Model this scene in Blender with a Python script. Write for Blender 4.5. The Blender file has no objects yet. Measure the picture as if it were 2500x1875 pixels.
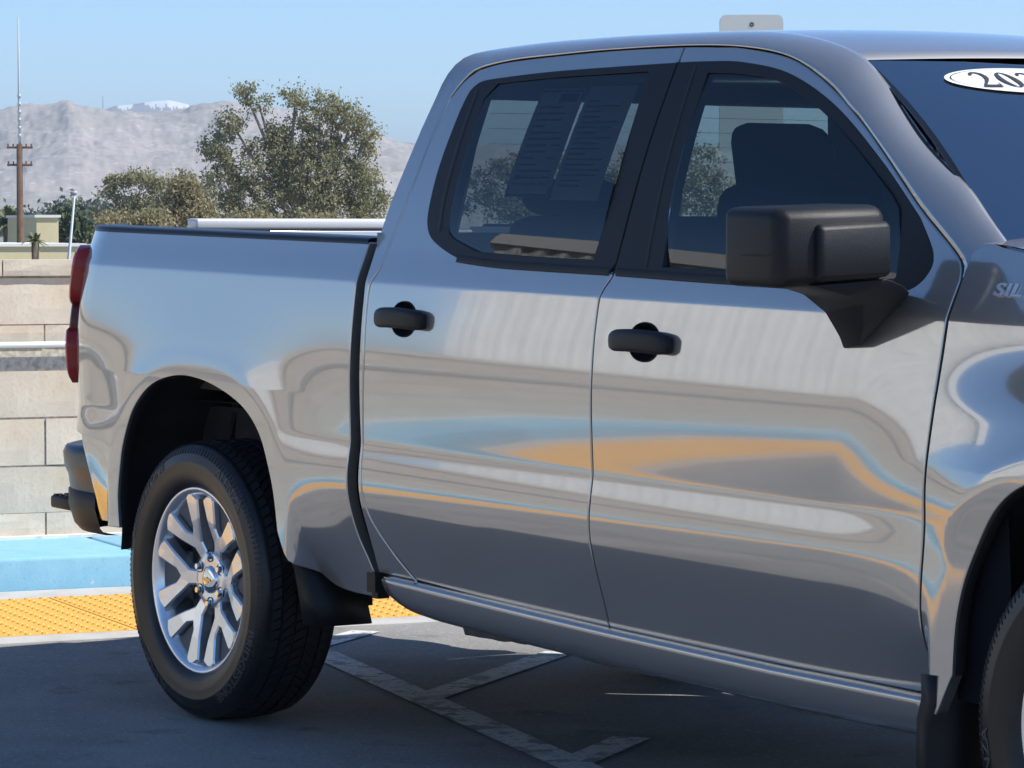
import bpy, bmesh, math, random
import numpy as np
from mathutils import Vector, Matrix, noise as mnoise
from mathutils.geometry import delaunay_2d_cdt

scene = bpy.context.scene
COL = scene.collection
random.seed(7); rng = np.random.default_rng(7)

# ------------------------------------------------------------------ camera
YAW, PITCH = .9616, .0464
CAM = Vector((8.5936, -5.8538, 1.4439))
cd = bpy.data.cameras.new('camera'); cam = bpy.data.objects.new('camera', cd); COL.objects.link(cam)
cam.location = CAM; cam.rotation_euler = (math.pi/2-PITCH, 0, YAW)
cd.sensor_width = 36; cd.lens = 118.33; cd.clip_start = .1; cd.clip_end = 60000
scene.camera = cam
FW = Vector((-math.sin(YAW), math.cos(YAW), 0)); RT = Vector((math.cos(YAW), math.sin(YAW), 0))
def cw(lat, d, z):            # metres to the right of and away from the viewpoint
    p = CAM + FW*d + RT*lat; return Vector((p.x, p.y, z))

# ------------------------------------------------------------------ sky, sun, exposure
SUN = Vector((.60, .615, 1.0)).normalized()
w = bpy.data.worlds.new('World'); scene.world = w; w.use_nodes = True
nt = w.node_tree; nt.nodes.clear()
sky = nt.nodes.new('ShaderNodeTexSky'); sky.sky_type = 'NISHITA'; sky.sun_disc = False
sky.sun_elevation = math.asin(SUN.z); sky.sun_rotation = math.atan2(SUN.x, SUN.y)
sky.altitude = 300; sky.air_density = .75; sky.dust_density = 0; sky.ozone_density = 5
bg = nt.nodes.new('ShaderNodeBackground'); bg.inputs['Strength'].default_value = .14
out = nt.nodes.new('ShaderNodeOutputWorld')
hsv = nt.nodes.new('ShaderNodeHueSaturation'); hsv.inputs['Saturation'].default_value = 1.12
nt.links.new(sky.outputs[0], hsv.inputs['Color']); nt.links.new(hsv.outputs[0], bg.inputs[0]); nt.links.new(bg.outputs[0], out.inputs[0])
ld = bpy.data.lights.new('sun', 'SUN'); ld.energy = 5.0; ld.angle = math.radians(.53); ld.color = (1, .955, .88)
lo = bpy.data.objects.new('sun', ld); COL.objects.link(lo)
lo.rotation_euler = SUN.to_track_quat('Z', 'Y').to_euler(); lo.location = (10, 10, 20)
vs = scene.view_settings; vs.view_transform = 'Standard'; vs.look = 'None'; vs.gamma = 1; vs.exposure = .4
vs.use_curve_mapping = False
scene.cycles.use_denoising = True; scene.cycles.max_bounces = 8; scene.cycles.use_adaptive_sampling = True; scene.cycles.adaptive_threshold = .015; scene.cycles.transparent_max_bounces = 16
scene.cycles.volume_bounces = 0; scene.cycles.sample_clamp_indirect = 8

# ------------------------------------------------------------------ materials
def mat(name, col, rough=.6, metal=0., spec=.5, coat=0., coat_rough=.03, coat_ior=1.5, noise=None, bump=None, rand=0., trans=0.):
    """noise=(scale, colour2, lo, hi)   bump=(scale, strength, distance)   rand = per object value jitter"""
    m = bpy.data.materials.new(name); m.use_nodes = True; t = m.node_tree; p = t.nodes['Principled BSDF']
    p.inputs['Base Color'].default_value = (*col, 1); p.inputs['Roughness'].default_value = rough
    p.inputs['Metallic'].default_value = metal; p.inputs['Specular IOR Level'].default_value = spec
    p.inputs['Coat Weight'].default_value = coat; p.inputs['Coat Roughness'].default_value = coat_rough
    p.inputs['Coat IOR'].default_value = coat_ior
    last = None
    tc = t.nodes.new('ShaderNodeTexCoord')
    if noise:
        layers = noise if isinstance(noise, list) else [noise]
        for (sc, c2, lo_, hi_) in layers:
            n = t.nodes.new('ShaderNodeTexNoise'); n.inputs['Scale'].default_value = sc; n.inputs['Detail'].default_value = 8
            n.inputs['Roughness'].default_value = .62
            t.links.new(tc.outputs['Object'], n.inputs['Vector'])
            r = t.nodes.new('ShaderNodeMapRange'); r.inputs['From Min'].default_value = lo_; r.inputs['From Max'].default_value = hi_
            t.links.new(n.outputs['Fac'], r.inputs['Value'])
            mx = t.nodes.new('ShaderNodeMix'); mx.data_type = 'RGBA'
            t.links.new(r.outputs[0], mx.inputs['Factor'])
            if last: t.links.new(last, mx.inputs['A'])
            else: mx.inputs['A'].default_value = (*col, 1)
            mx.inputs['B'].default_value = (*c2, 1); last = mx.outputs['Result']
    if rand:
        oi = t.nodes.new('ShaderNodeObjectInfo'); hs = t.nodes.new('ShaderNodeHueSaturation')
        r = t.nodes.new('ShaderNodeMapRange'); r.inputs['To Min'].default_value = 1-rand; r.inputs['To Max'].default_value = 1+rand
        t.links.new(oi.outputs['Random'], r.inputs['Value']); t.links.new(r.outputs[0], hs.inputs['Value'])
        if last: t.links.new(last, hs.inputs['Color'])
        else: hs.inputs['Color'].default_value = (*col, 1)
        last = hs.outputs[0]
    if last: t.links.new(last, p.inputs['Base Color'])
    if bump:
        n = t.nodes.new('ShaderNodeTexNoise'); n.inputs['Scale'].default_value = bump[0]; n.inputs['Detail'].default_value = 6
        t.links.new(tc.outputs['Object'], n.inputs['Vector'])
        b = t.nodes.new('ShaderNodeBump'); b.inputs['Strength'].default_value = bump[1]; b.inputs['Distance'].default_value = bump[2]
        t.links.new(n.outputs['Fac'], b.inputs['Height']); t.links.new(b.outputs[0], p.inputs['Normal'])
    return m
def glass_mat(name, tint, refl=1.0, ior=1.5):
    m = bpy.data.materials.new(name); m.use_nodes = True; t = m.node_tree; t.nodes.clear()
    o = t.nodes.new('ShaderNodeOutputMaterial'); tr = t.nodes.new('ShaderNodeBsdfTransparent'); tr.inputs[0].default_value = (*tint, 1)
    g = t.nodes.new('ShaderNodeBsdfGlossy'); g.inputs['Roughness'].default_value = .01; g.inputs[0].default_value = (refl, refl, refl, 1)
    f = t.nodes.new('ShaderNodeFresnel'); f.inputs[0].default_value = ior
    mx = t.nodes.new('ShaderNodeMixShader')
    t.links.new(f.outputs[0], mx.inputs[0]); t.links.new(tr.outputs[0], mx.inputs[1]); t.links.new(g.outputs[0], mx.inputs[2]); t.links.new(mx.outputs[0], o.inputs[0])
    return m
M = {}
def paint_mat():
    m = mat('grey_metallic_paint', (.495, .475, .45), .085, 1., .5, 1.0, .012, 1.6); t = m.node_tree; a = t.nodes['Principled BSDF']
    b = t.nodes.new('ShaderNodeBsdfPrincipled'); b.inputs['Base Color'].default_value = (.55, .525, .49, 1); b.inputs['Roughness'].default_value = .56
    b.inputs['Metallic'].default_value = .8; b.inputs['Coat Weight'].default_value = 1.; b.inputs['Coat Roughness'].default_value = .012; b.inputs['Coat IOR'].default_value = 1.6
    mx = t.nodes.new('ShaderNodeMixShader'); mx.inputs[0].default_value = .43; o = t.nodes['Material Output']
    t.links.new(a.outputs[0], mx.inputs[1]); t.links.new(b.outputs[0], mx.inputs[2]); t.links.new(mx.outputs[0], o.inputs[0]); return m
M['paint'] = paint_mat()
M['trim'] = mat('black_trim', (.018, .018, .019), .48, 0, .3, bump=(900, .08, .001))
M['plastic'] = mat('black_plastic', (.012, .012, .0125), .42, 0, .3, bump=(420, .6, .0015))
M['gloss_black'] = mat('gloss_black', (.012, .013, .016), .12, 0, .5)
M['rubber_seal'] = mat('rubber_seal', (.012, .012, .012), .6)
M['under'] = mat('underbody', (.02, .02, .02), .8, noise=(14, (.035, .032, .03), .45, .7))
M['flange'] = mat('mottled_flange', (.10, .095, .085), .85, noise=(30, (.16, .15, .13), .4, .65))  # dull warm grey, mottled lighter at random
M['liner'] = mat('wheel_liner', (.018, .018, .019), .55, noise=(9, (.03, .029, .027), .45, .7))
M['rim'] = mat('machined_alloy', (.84, .85, .87), .24, .82, .5, .6, .05)
M['rim_dark'] = mat('painted_alloy', (.13, .135, .145), .55, .3, .4)
M['steel'] = mat('dark_steel', (.10, .10, .10), .5, .8)
M['chrome'] = mat('chrome', (.82, .83, .85), .06, 1.)
M['gold'] = mat('gold_emblem', (.75, .47, .12), .25, 1.)
M['tyre'] = mat('tyre_rubber', (.013, .013, .013), .34, 0, .42, noise=(5, (.03, .028, .025), .45, .7), bump=(120, .12, .002))
M['tread'] = mat('tread_rubber', (.015, .015, .016), .62)
M['letter_chrome'] = mat('bright_lettering', (.85, .86, .88), .22, .6)
M['cap'] = mat('rail_cap', (.012, .013, .016), .35, 0, .3)
M['letter'] = mat('tyre_letter', (.06, .058, .056), .5)
M['lamp'] = mat('red_lamp', (.46, .022, .024), .12, 0, .5, 1., .01)
M['lamp_dark'] = mat('dark_red_lamp', (.16, .010, .012), .12, 0, .5, 1., .01)
M['glass_clear'] = glass_mat('clear_glass', (.42, .52, .53), .85, 1.64)
M['glass_dark'] = glass_mat('privacy_glass', (.27, .31, .32), .85, 1.68)
M['glass_ws'] = glass_mat('windshield_glass', (.74, .82, .83), .42, 1.5)
M['glass_rear'] = glass_mat('rear_glass', (.62, .66, .64), .9, 1.5)
M['cloth'] = mat('seat_cloth', (.008, .010, .014), .9, 0, .1)
M['interior'] = mat('interior_plastic', (.008, .010, .014), .85, 0, .1)
M['paper'] = mat('window_paper', (.82, .84, .82), .8)
_t = M['paper'].node_tree; _tl = _t.nodes.new('ShaderNodeBsdfTranslucent'); _tl.inputs[0].default_value = (.7, .72, .7, 1); _mx = _t.nodes.new('ShaderNodeMixShader'); _mx.inputs[0].default_value = .6
_t.links.new(_t.nodes['Principled BSDF'].outputs[0], _mx.inputs[1]); _t.links.new(_tl.outputs[0], _mx.inputs[2]); _t.links.new(_mx.outputs[0], _t.nodes['Material Output'].inputs[0])
M['headliner'] = mat('headliner_cloth', (.05, .052, .055), .95, 0, .1)
M['ink'] = mat('ink', (.03, .03, .035), .8)
M['white'] = mat('white_vinyl', (.80, .81, .82), .4)
M['bedliner'] = mat('bed_liner', (.02, .02, .022), .7)

# ------------------------------------------------------------------ object helpers
def prop(o, label=None, cat=None, group=None, kind=None):
    if label: o['label'] = label
    if cat: o['category'] = cat
    if group: o['group'] = group
    if kind: o['kind'] = kind
    return o
def link(name, me, parent=None):
    o = bpy.data.objects.new(name, me); COL.objects.link(o)
    if parent: o.parent = parent
    return o
def empty(name, loc=(0, 0, 0), rz=0, parent=None):
    o = link(name, None, parent); o.location = loc; o.rotation_euler = (0, 0, rz); o.empty_display_size = .2; return o
def mesh(name, v, f, m, parent=None, smooth=False, normals=None):
    me = bpy.data.meshes.new(name)
    me.from_pydata([tuple(map(float, p)) for p in v], [], [tuple(map(int, q)) for q in f], shade_flat=not smooth)
    me.materials.append(m); me.update()
    if normals is not None: me.normals_split_custom_set_from_vertices([tuple(map(float, n)) for n in normals])
    return link(name, me, parent)
def bmobj(name, bm, m, parent=None, smooth=False):
    me = bpy.data.meshes.new(name); bm.to_mesh(me); bm.free(); me.materials.append(m)
    if smooth:
        for p in me.polygons: p.use_smooth = True
    return link(name, me, parent)
class MB:
    def __init__(s): s.v = []; s.f = []
    def add(s, v, f):
        n = len(s.v); s.v += [tuple(p) for p in v]; s.f += [tuple(i+n for i in q) for q in f]
    def box(s, a, b):
        x0, y0, z0 = a; x1, y1, z1 = b
        s.add([(x0,y0,z0),(x1,y0,z0),(x1,y1,z0),(x0,y1,z0),(x0,y0,z1),(x1,y0,z1),(x1,y1,z1),(x0,y1,z1)],
              [(0,3,2,1),(4,5,6,7),(0,1,5,4),(1,2,6,5),(2,3,7,6),(3,0,4,7)])
    def tube(s, pts, r, n=8, cap=True):
        pts = [Vector(p) for p in pts]; rs = r if isinstance(r, (list, tuple)) else [r]*len(pts); rows = []; up = None
        for i, p in enumerate(pts):
            t = (pts[min(i+1, len(pts)-1)]-pts[max(i-1, 0)]).normalized()
            if up is None: up = Vector((0, 0, 1)) if abs(t.z) < .9 else Vector((1, 0, 0))
            a = t.cross(up); a = a.normalized() if a.length > 1e-6 else Vector((0, 1, 0)); b = a.cross(t).normalized(); up = b
            rows.append([p+(a*math.cos(2*math.pi*k/n)+b*math.sin(2*math.pi*k/n))*rs[i] for k in range(n)])
        base = len(s.v)
        for row in rows: s.v += [tuple(q) for q in row]
        for i in range(len(rows)-1):
            for k in range(n):
                s.f.append((base+i*n+k, base+i*n+(k+1) % n, base+(i+1)*n+(k+1) % n, base+(i+1)*n+k))
        if cap: s.f.append(tuple(base+k for k in range(n))[::-1]); s.f.append(tuple(base+(len(rows)-1)*n+k for k in range(n)))
    def build(s, name, m, parent=None, smooth=False): return mesh(name, s.v, s.f, m, parent, smooth)
def bevel_box(name, a, b, r, m, parent=None, seg=2, fn=None):
    bm = bmesh.new(); bmesh.ops.create_cube(bm, size=1)
    for v in bm.verts: v.co = Vector([a[i]+(b[i]-a[i])*(v.co[i]+.5) for i in range(3)])
    bmesh.ops.bevel(bm, geom=bm.edges[:], offset=r, segments=seg, profile=.5, affect='EDGES', clamp_overlap=True)
    if fn:
        for v in bm.verts: v.co = Vector(fn(v.co))
    return bmobj(name, bm, m, parent, True)
def grid(name, P, m, parent=None, smooth=True, flip=False):
    """P[i][j] points"""
    n, k = len(P), len(P[0]); v = [tuple(p) for row in P for p in row]
    f = [(i*k+j, i*k+j+1, (i+1)*k+j+1, (i+1)*k+j) for i in range(n-1) for j in range(k-1)]
    if flip: f = [q[::-1] for q in f]
    return mesh(name, v, f, m, parent, smooth)
def text_mesh(s, size=1., extrude=0., bold=0., res=3):
    c = bpy.data.curves.new('t', 'FONT'); c.body = s; c.size = size; c.extrude = extrude; c.offset = bold; c.resolution_u = res
    o = bpy.data.objects.new('t', c); COL.objects.link(o); dg = bpy.context.evaluated_depsgraph_get()
    me = bpy.data.meshes.new_from_object(o.evaluated_get(dg)); v = [tuple(q.co) for q in me.vertices]; f = [tuple(p.vertices) for p in me.polygons]
    bpy.data.objects.remove(o); bpy.data.curves.remove(c); bpy.data.meshes.remove(me)
    return v, f

# ------------------------------------------------------------------ body surface of the truck: half width S(x, height), raked by K
K = .0214
PHI = [(.30,-.22),(.52,-.28),(.60,-.31),(.66,-.31),(.70,-.27),(.74,-.14),(.765,-.05),(.79,.03),(.82,.10),(.85,.13),(.872,.10),(.893,-.04),(.905,-.053),(.945,-.05),(1.005,-.035),(1.065,0),(1.135,.055),(1.18,.075),(1.25,.11),(1.312,.125),(1.320,.33),(1.345,.37),(1.38,.37),(1.42,.33),(1.5,.33),(1.6,.36),(1.75,.41),(1.9,.45),(2.1,.5)]
_z = np.linspace(.25, 2.1, 1851)
def integ(PH, z0, s0):
    p = np.interp(_z, [a for a, b in PH], [b for a, b in PH])
    s = np.concatenate([[0], np.cumsum(-np.tan((p[1:]+p[:-1])/2)*np.diff(_z))])
    return s-np.interp(z0, _z, s)+s0
_s = integ(PHI, .775, .99)
def sm(a, b, x):
    t = np.clip((x-a)/(b-a), 0, 1); return t*t*t*(t*(6*t-15)+10)
def rho(x, z, xa, za, a, b, n):
    u = np.abs((x-xa)/a); v = np.clip((z-za)/b, 0, None); return ((u**n+v**n)**(1/n)-1)*.46
def S(x, z):
    x = np.asarray(x, float); z = np.asarray(z, float)
    s = np.interp(z, _z, _s)
    s = s-np.where(x > .87, (x-1.7)**2/110, 0)
    for xa, a, T0, w0, w1 in ((.03,.47,1.010,.055,.40), (3.745,.475,1.000,.06,.46)):
        r = rho(x, z, xa, .55, a, .455, 2.5)
        T = T0-.020*(z-.85)+(.026*sm(.78, 1.02, z) if xa > 1 else 0)-np.clip(z-1.0, 0, 1)*.06
        q = (r-w0)/(w1-w0); e = .055; t = np.where(q < -e, 0, np.where(q > e, q, (q+e)**2/(4*e))); t = np.clip(t, 0, 1)
        lip = 1-sm(.0, .12, q); wl = (1-t)**2; wl = wl*(lip+(1-lip)*sm(.42, .74, z))
        wgt = wl*(1-sm(1.10, 1.32, z)); s = s+wgt*(T-s)
    st = .65-.02*sm(1.05, 1.35, z)
    s = s-1.41*np.clip(-st-x, 0, None)**2
    return s
def B(x, y, z): return (x, y, z-K*x)
def Sc(x, z): return float(S(x, z))
# glass: more upright at the belt than the frame round it
_g = integ([(1.3,.15),(1.40,.16),(1.46,.19),(1.52,.27),(1.6,.38),(1.75,.45),(1.95,.50)], 1.38, float(np.interp(1.38, _z, _s))-.016)
def SG(x, z):
    x = np.asarray(x, float); return np.interp(z, _z, _g)-(x-1.7)**2/110

# ------------------------------------------------------------------ trimmed sheet-metal panels
def crom(pts, step=.012, closed=False):
    """Catmull-Rom through pts, resampled"""
    P = np.array(pts, float); n = len(P)
    if n == 2:
        k = max(1, int(np.linalg.norm(P[1]-P[0])/step)); return [tuple(P[0]+(P[1]-P[0])*i/k) for i in range(k+1)]
    o = []
    for i in range(n if closed else n-1):
        g = lambda j: P[j % n] if closed else P[min(max(j, 0), n-1)]
        p0, p1, p2, p3 = g(i-1), g(i), g(i+1), g(i+2)
        k = max(1, int(np.linalg.norm(p2-p1)/step))
        for q in range(k):
            t = q/k; o.append(tuple(.5*((2*p1)+(-p0+p2)*t+(2*p0-5*p1+4*p2-p3)*t*t+(-p0+3*p1-3*p2+p3)*t**3)))
    if not closed: o.append(tuple(P[-1]))
    return o
def chain(*segs, step=.012, smooth=True):
    o = []
    for s in segs:
        c = crom(s, step)
        if o and np.hypot(c[0][0]-o[-1][0], c[0][1]-o[-1][1]) < 1e-6: c = c[1:]
        o += c
    if np.hypot(o[0][0]-o[-1][0], o[0][1]-o[-1][1]) < step*.4: o = o[:-1]
    return o
def area(P): P = np.asarray(P); x, y = P[:, 0], P[:, 1]; return .5*np.sum(x*np.roll(y, -1)-np.roll(x, -1)*y)
def ccw(P): return list(P) if area(P) > 0 else list(P)[::-1]
def onormals(P):
    P = np.asarray(P, float); e = np.roll(P, -1, 0)-P; e /= np.maximum(np.linalg.norm(e, axis=1, keepdims=True), 1e-9)
    nn = np.stack([e[:, 1], -e[:, 0]], 1); n = nn+np.roll(nn, 1, 0); l = np.linalg.norm(n, axis=1, keepdims=True); n /= np.maximum(l, 1e-6)
    c = np.clip((n*nn).sum(1, keepdims=True), .5, 1); return n, n/c
def offset(P, d):   # positive = shrink a CCW polygon
    n, nm = onormals(P); return np.asarray(P, float)-nm*d
def inpoly(pts, P):
    P = np.asarray(P, float); x, y = pts[:, 0], pts[:, 1]; r = np.zeros(len(pts), bool); j = len(P)-1
    for i in range(len(P)):
        xi, yi = P[i]; xj, yj = P[j]
        c = ((yi > y) != (yj > y)); xx = (xj-xi)*(y-yi)/((yj-yi) if abs(yj-yi) > 1e-12 else 1e-12)+xi
        r ^= c & (x < xx); j = i
    return r
def triangulate(loops, gx, gz):
    """loops[0] outer CCW, rest holes CW; returns pts, tris (boundary pts keep their order at the start)"""
    bp = np.concatenate([np.asarray(l, float) for l in loops]); ed = []; k = 0
    for l in loops:
        n = len(l); ed += [(k+i, k+(i+1) % n) for i in range(n)]; k += n
    x0, z0 = bp.min(0); x1, z1 = bp.max(0)
    X, Z = np.meshgrid(np.arange(x0+gx/2, x1, gx), np.arange(z0+gz/2, z1, gz)); X = X+0
    G = np.stack([X.ravel(), Z.ravel()], 1); ok = inpoly(G, loops[0])
    for h in loops[1:]: ok &= ~inpoly(G, h)
    G = G[ok]
    if len(G):
        md = np.full(len(G), 9.)
        for i in range(0, len(bp), 64): md = np.minimum(md, np.sqrt(((G[:, None, :]-bp[None, i:i+64])**2).sum(2)).min(1))
        G = G[md > .45*min(gx, gz)+.003]
    allp = np.concatenate([bp, G]) if len(G) else bp
    vo, eo, fo, ov, oe, of = delaunay_2d_cdt([Vector(p) for p in allp], ed, [], 0, 1e-7)
    # map back to input order
    idx = [o[0] if o else -1 for o in ov]; tris = []
    vo = np.array([tuple(v) for v in vo]); F = np.array([f for f in fo if len(f) == 3]); c = vo[F].mean(1)
    ok = inpoly(c, loops[0])
    for h in loops[1:]: ok &= ~inpoly(c, h)
    for f in F[ok]:
        t = [idx[i] for i in f]
        if min(t) >= 0 and len(set(t)) == 3:
            a, b, d = allp[t[0]], allp[t[1]], allp[t[2]]
            if (b[0]-a[0])*(d[1]-a[1])-(b[1]-a[1])*(d[0]-a[0]) < 0: t = t[::-1]
            tris.append(tuple(t))
    return allp, tris
def surf_normals(P, sf):
    h = 1.5e-3; x, z = P[:, 0], P[:, 1]; sx = (sf(x+h, z)-sf(x-h, z))/(2*h); sz = (sf(x, z+h)-sf(x, z-h))/(2*h)
    # point (x, -s, z-Kx): tangents (1,-sx,-K) and (0,-sz,1)
    tx = np.stack([np.ones_like(sx), -sx, np.full_like(sx, -K)], 1); tz = np.stack([np.zeros_like(sz), -sz, np.ones_like(sz)], 1)
    n = np.cross(tx, tz); n /= np.linalg.norm(n, axis=1, keepdims=True); n[n[:, 1] > 0] *= -1; return n
def panel(name, outer, m, parent, holes=(), sf=S, gap=.0025, rnd=.003, depth=.03, gx=.03, gz=.012, hole_gap=0.):
    loops_edge = [offset(ccw(outer), gap)]+[np.asarray(offset(ccw(h), -hole_gap))[::-1] for h in holes]
    loops_face = [offset(loops_edge[0], rnd)]+[offset(l, rnd) for l in loops_edge[1:]]
    P, T = triangulate([np.asarray(l) for l in loops_face], gx, gz)
    s = sf(P[:, 0], P[:, 1]); V = [np.stack([P[:, 0], -s, P[:, 1]-K*P[:, 0]], 1)]; N = [surf_normals(P, sf)]; F = list(T)
    base = len(P); k0 = 0
    for lf, le in zip(loops_face, loops_edge):
        n = len(lf); on, _ = onormals(le); on3 = np.stack([on[:, 0], np.zeros(n), on[:, 1]], 1)
        nf = N[0][k0:k0+n]
        sE = sf(le[:, 0], le[:, 1])
        r1 = np.stack([le[:, 0], -sE+rnd, le[:, 1]-K*le[:, 0]], 1); n1 = nf*.55+on3; n1 /= np.linalg.norm(n1, axis=1, keepdims=True)
        r2 = r1.copy(); r2[:, 1] += depth
        V += [r1, r1, r2]; N += [n1, on3, on3]
        for i in range(n):
            j = (i+1) % n
            F.append((k0+j, k0+i, base+i, base+j)); F.append((base+n+j, base+n+i, base+2*n+i, base+2*n+j))
        base += 3*n; k0 += n
    return mesh(name, np.concatenate(V), F, m, parent, True, np.concatenate(N))
def mirror_copy(o, parent):
    c = o.copy(); COL.objects.link(c); c.parent = parent; c.scale = (1, -1, 1)
    for ch in list(o.children):
        d = ch.copy(); COL.objects.link(d); d.parent = c
    return c

# ================================================================== THE TRUCK
truck = empty('pickup_truck', (0, 0, 0))
prop(truck, 'grey metallic crew cab pickup truck parked in front of the block wall', 'pickup truck')
def lerp(a, b, t): return a+(b-a)*t
def side_pts(l, off=0.): return [B(x, -(Sc(x, z)+off), z) for x, z in l]
MIRROR = []          # right side parts to be repeated on the left

# ---- pick-up box side
arch_r = [(-.418,.525),(-.431,.616),(-.420,.71),(-.399,.79),(-.340,.892),(-.233,.969),(-.086,1.005),(.057,1.003),(.206,.973),(.319,.930),(.398,.868),(.445,.790),(.480,.706),(.505,.604)]
bed_out = chain(arch_r, [(.505,.604),(.55,.535),(.61,.475),(.69,.452),(.84,.448)], [(.84,.448),(.872,.50),(.862,.554),(.842,.623),(.838,.715),(.838,.796),(.842,.88),(.849,1.113),(.853,1.30),(.858,1.425)],
                [(.858,1.425),(-.90,1.425)], [(-.90,1.425),(-.945,1.41),(-.965,1.37)], [(-.965,1.37),(-.965,.80)], [(-.965,.80),(-.72,.785)], [(-.72,.785),(-.685,.70),(-.69,.60),(-.735,.515)], [(-.735,.515),(-.418,.525)])
bed = panel('bed_side', bed_out, M['paint'], truck, gx=.016, gz=.006); MIRROR.append(bed)
bed['label'] = 'rear box side panel with wheel arch'
# seam of the flare, fuel-less side; rail cap on top of the box side
P = []
for i in range(41):
    x = lerp(.855, -.955, i/40); s = Sc(x, 1.425)
    P.append([B(x, -s-.004, 1.418), B(x, -s-.004, 1.428), B(x, -s+.006, 1.434), B(x, -s+.085, 1.438), B(x, -s+.095, 1.432), B(x, -s+.095, 1.39)])
cap = grid('rail_cap', P, M['cap'], bed)
P = [[B(x, -Sc(x, 1.425)+.10, 1.428), B(x, -Sc(x, 1.425)+.155, 1.428), B(x, -Sc(x, 1.425)+.155, 1.39), B(x, -.79, 1.36), B(x, -.79, .95)] for x in np.linspace(.84, -.95, 20)]
MIRROR.append(grid('bed_inner_wall', P, M['paint'], truck))
mb = MB(); mb.box(B(-.95, -.80, .90), B(.83, .80, .94)); mb.build('bed_floor', M['bedliner'], truck)
mb = MB(); mb.box((.80, -.80, .90), (.835, .80, 1.40)); mb.build('bed_front_wall', M['paint'], truck)
# tailgate with a raised cap along the middle of its top
tg = bevel_box('tailgate', (-.985, -.795, .81), (-.94, .795, 1.44), .012, M['paint'], truck)
bevel_box('tailgate_cap', (-1.0, -.45, 1.438), (-.935, .45, 1.474), .008, mat('satin_silver', (.62,.63,.64), .45, .3), tg)
mb = MB(); mb.box((-.992, -.13, 1.22), (-.984, .13, 1.31)); mb.build('tailgate_handle', M['plastic'], tg)

# ---- tail lamp wrapped round the rear corner
def SL(x, z): return S(x, z)+.044-.35*np.clip(-.90-x, 0, None)
lamp_u = chain([(-.985,1.185),(-.90,1.185),(-.845,1.235)], [(-.845,1.235),(-.80,1.29)], [(-.80,1.29),(-.795,1.355)], [(-.795,1.355),(-.83,1.372)], [(-.83,1.372),(-.985,1.372)], [(-.985,1.372),(-.985,1.185)], step=.02)
tl = panel('tail_lamp', lamp_u, M['lamp'], truck, sf=SL, gap=0, rnd=.008, depth=.05, gx=.02, gz=.02); MIRROR.append(tl)
lamp_m = chain([(-.985,1.05),(-.90,1.05)], [(-.90,1.05),(-.885,1.12)], [(-.885,1.12),(-.89,1.195)], [(-.89,1.195),(-.985,1.195)], [(-.985,1.195),(-.985,1.05)], step=.02)
panel('lamp_bridge', lamp_m, M['lamp_dark'], tl, sf=lambda x, z: SL(x, z)-.012, gap=0, rnd=.006, depth=.04, gx=.02, gz=.02)
lamp_l = chain([(-.985,.935),(-.915,.935)], [(-.915,.935),(-.875,.98)], [(-.875,.98),(-.86,1.06)], [(-.86,1.06),(-.885,1.11)], [(-.885,1.11),(-.985,1.125)], [(-.985,1.125),(-.985,.935)], step=.02)
panel('lower_lamp', lamp_l, M['lamp'], tl, sf=lambda x, z: SL(x, z)-.002, gap=0, rnd=.008, depth=.05, gx=.02, gz=.02)
panel('lamp_lens', chain([(-.975,1.30),(-.855,1.30)], [(-.855,1.30),(-.845,1.352)], [(-.845,1.352),(-.975,1.36)], [(-.975,1.36),(-.975,1.30)], step=.02), M['lamp_dark'], tl, sf=lambda x, z: SL(x, z)+.003, gap=0, rnd=.004, depth=.01, gx=.03, gz=.03)

# ---- rear bumper
path = crom([(-.73,-.945),(-.86,-.945),(-.97,-.915),(-1.06,-.84),(-1.105,-.70),(-1.125,-.40),(-1.13,0)], .04); path = path+[(x, -y) for x, y in path[::-1][1:]]
def sweep(prof, name, m, parent, p=path):
    q = np.array(p); t = np.gradient(q, axis=0); t /= np.linalg.norm(t, axis=1, keepdims=True); nn = np.stack([-t[:, 1], t[:, 0]], 1)
    # outward = away from truck centre
    sgn = np.sign((nn*(q-np.array([.2, 0]))).sum(1)); nn *= sgn[:, None]
    return grid(name, [[B(q[i, 0]+nn[i, 0]*o, q[i, 1]+nn[i, 1]*o, z) for o, z in prof] for i in range(len(q))], m, parent, True)
bump = sweep([(-.10,.735),(-.03,.742),(-.005,.735),(.004,.715),(.0,.67),(-.012,.645),(-.018,.60),(-.02,.55)], 'rear_bumper', mat('bumper_steel', (.10,.102,.105), .48, .8, coat=.3, coat_rough=.2), truck)
sweep([(-.018,.60),(-.012,.598),(-.012,.55),(-.03,.49),(-.05,.468),(-.10,.465)], 'bumper_skirt', M['plastic'], bump)
for s in (1, -1):
    st = bevel_box('corner_step', (-1.13, -.885, .520), (-.97, -.70, .560), .008, M['plastic'], bump, fn=lambda c, s=s: B(c.x, c.y*s, c.z))
    mb = MB()
    for i in range(4):
        for j in range(5): mb.box(B(-1.12+i*.035, (-.865+j*.038)*s-.012, .558), B(-1.10+i*.035, (-.865+j*.038)*s+.012, .565))
    sg = mb.build('step_grip', M['plastic'], bump)
mb = MB(); mb.tube([B(-.55, -.60, .47), B(-.86, -.66, .46)], .045, 14); mb.tube([B(-.86, -.66, .46), B(-.80, -.65, .46)], [.043, .043], 14); mb.build('exhaust_tip', M['steel'], truck, True)

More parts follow.
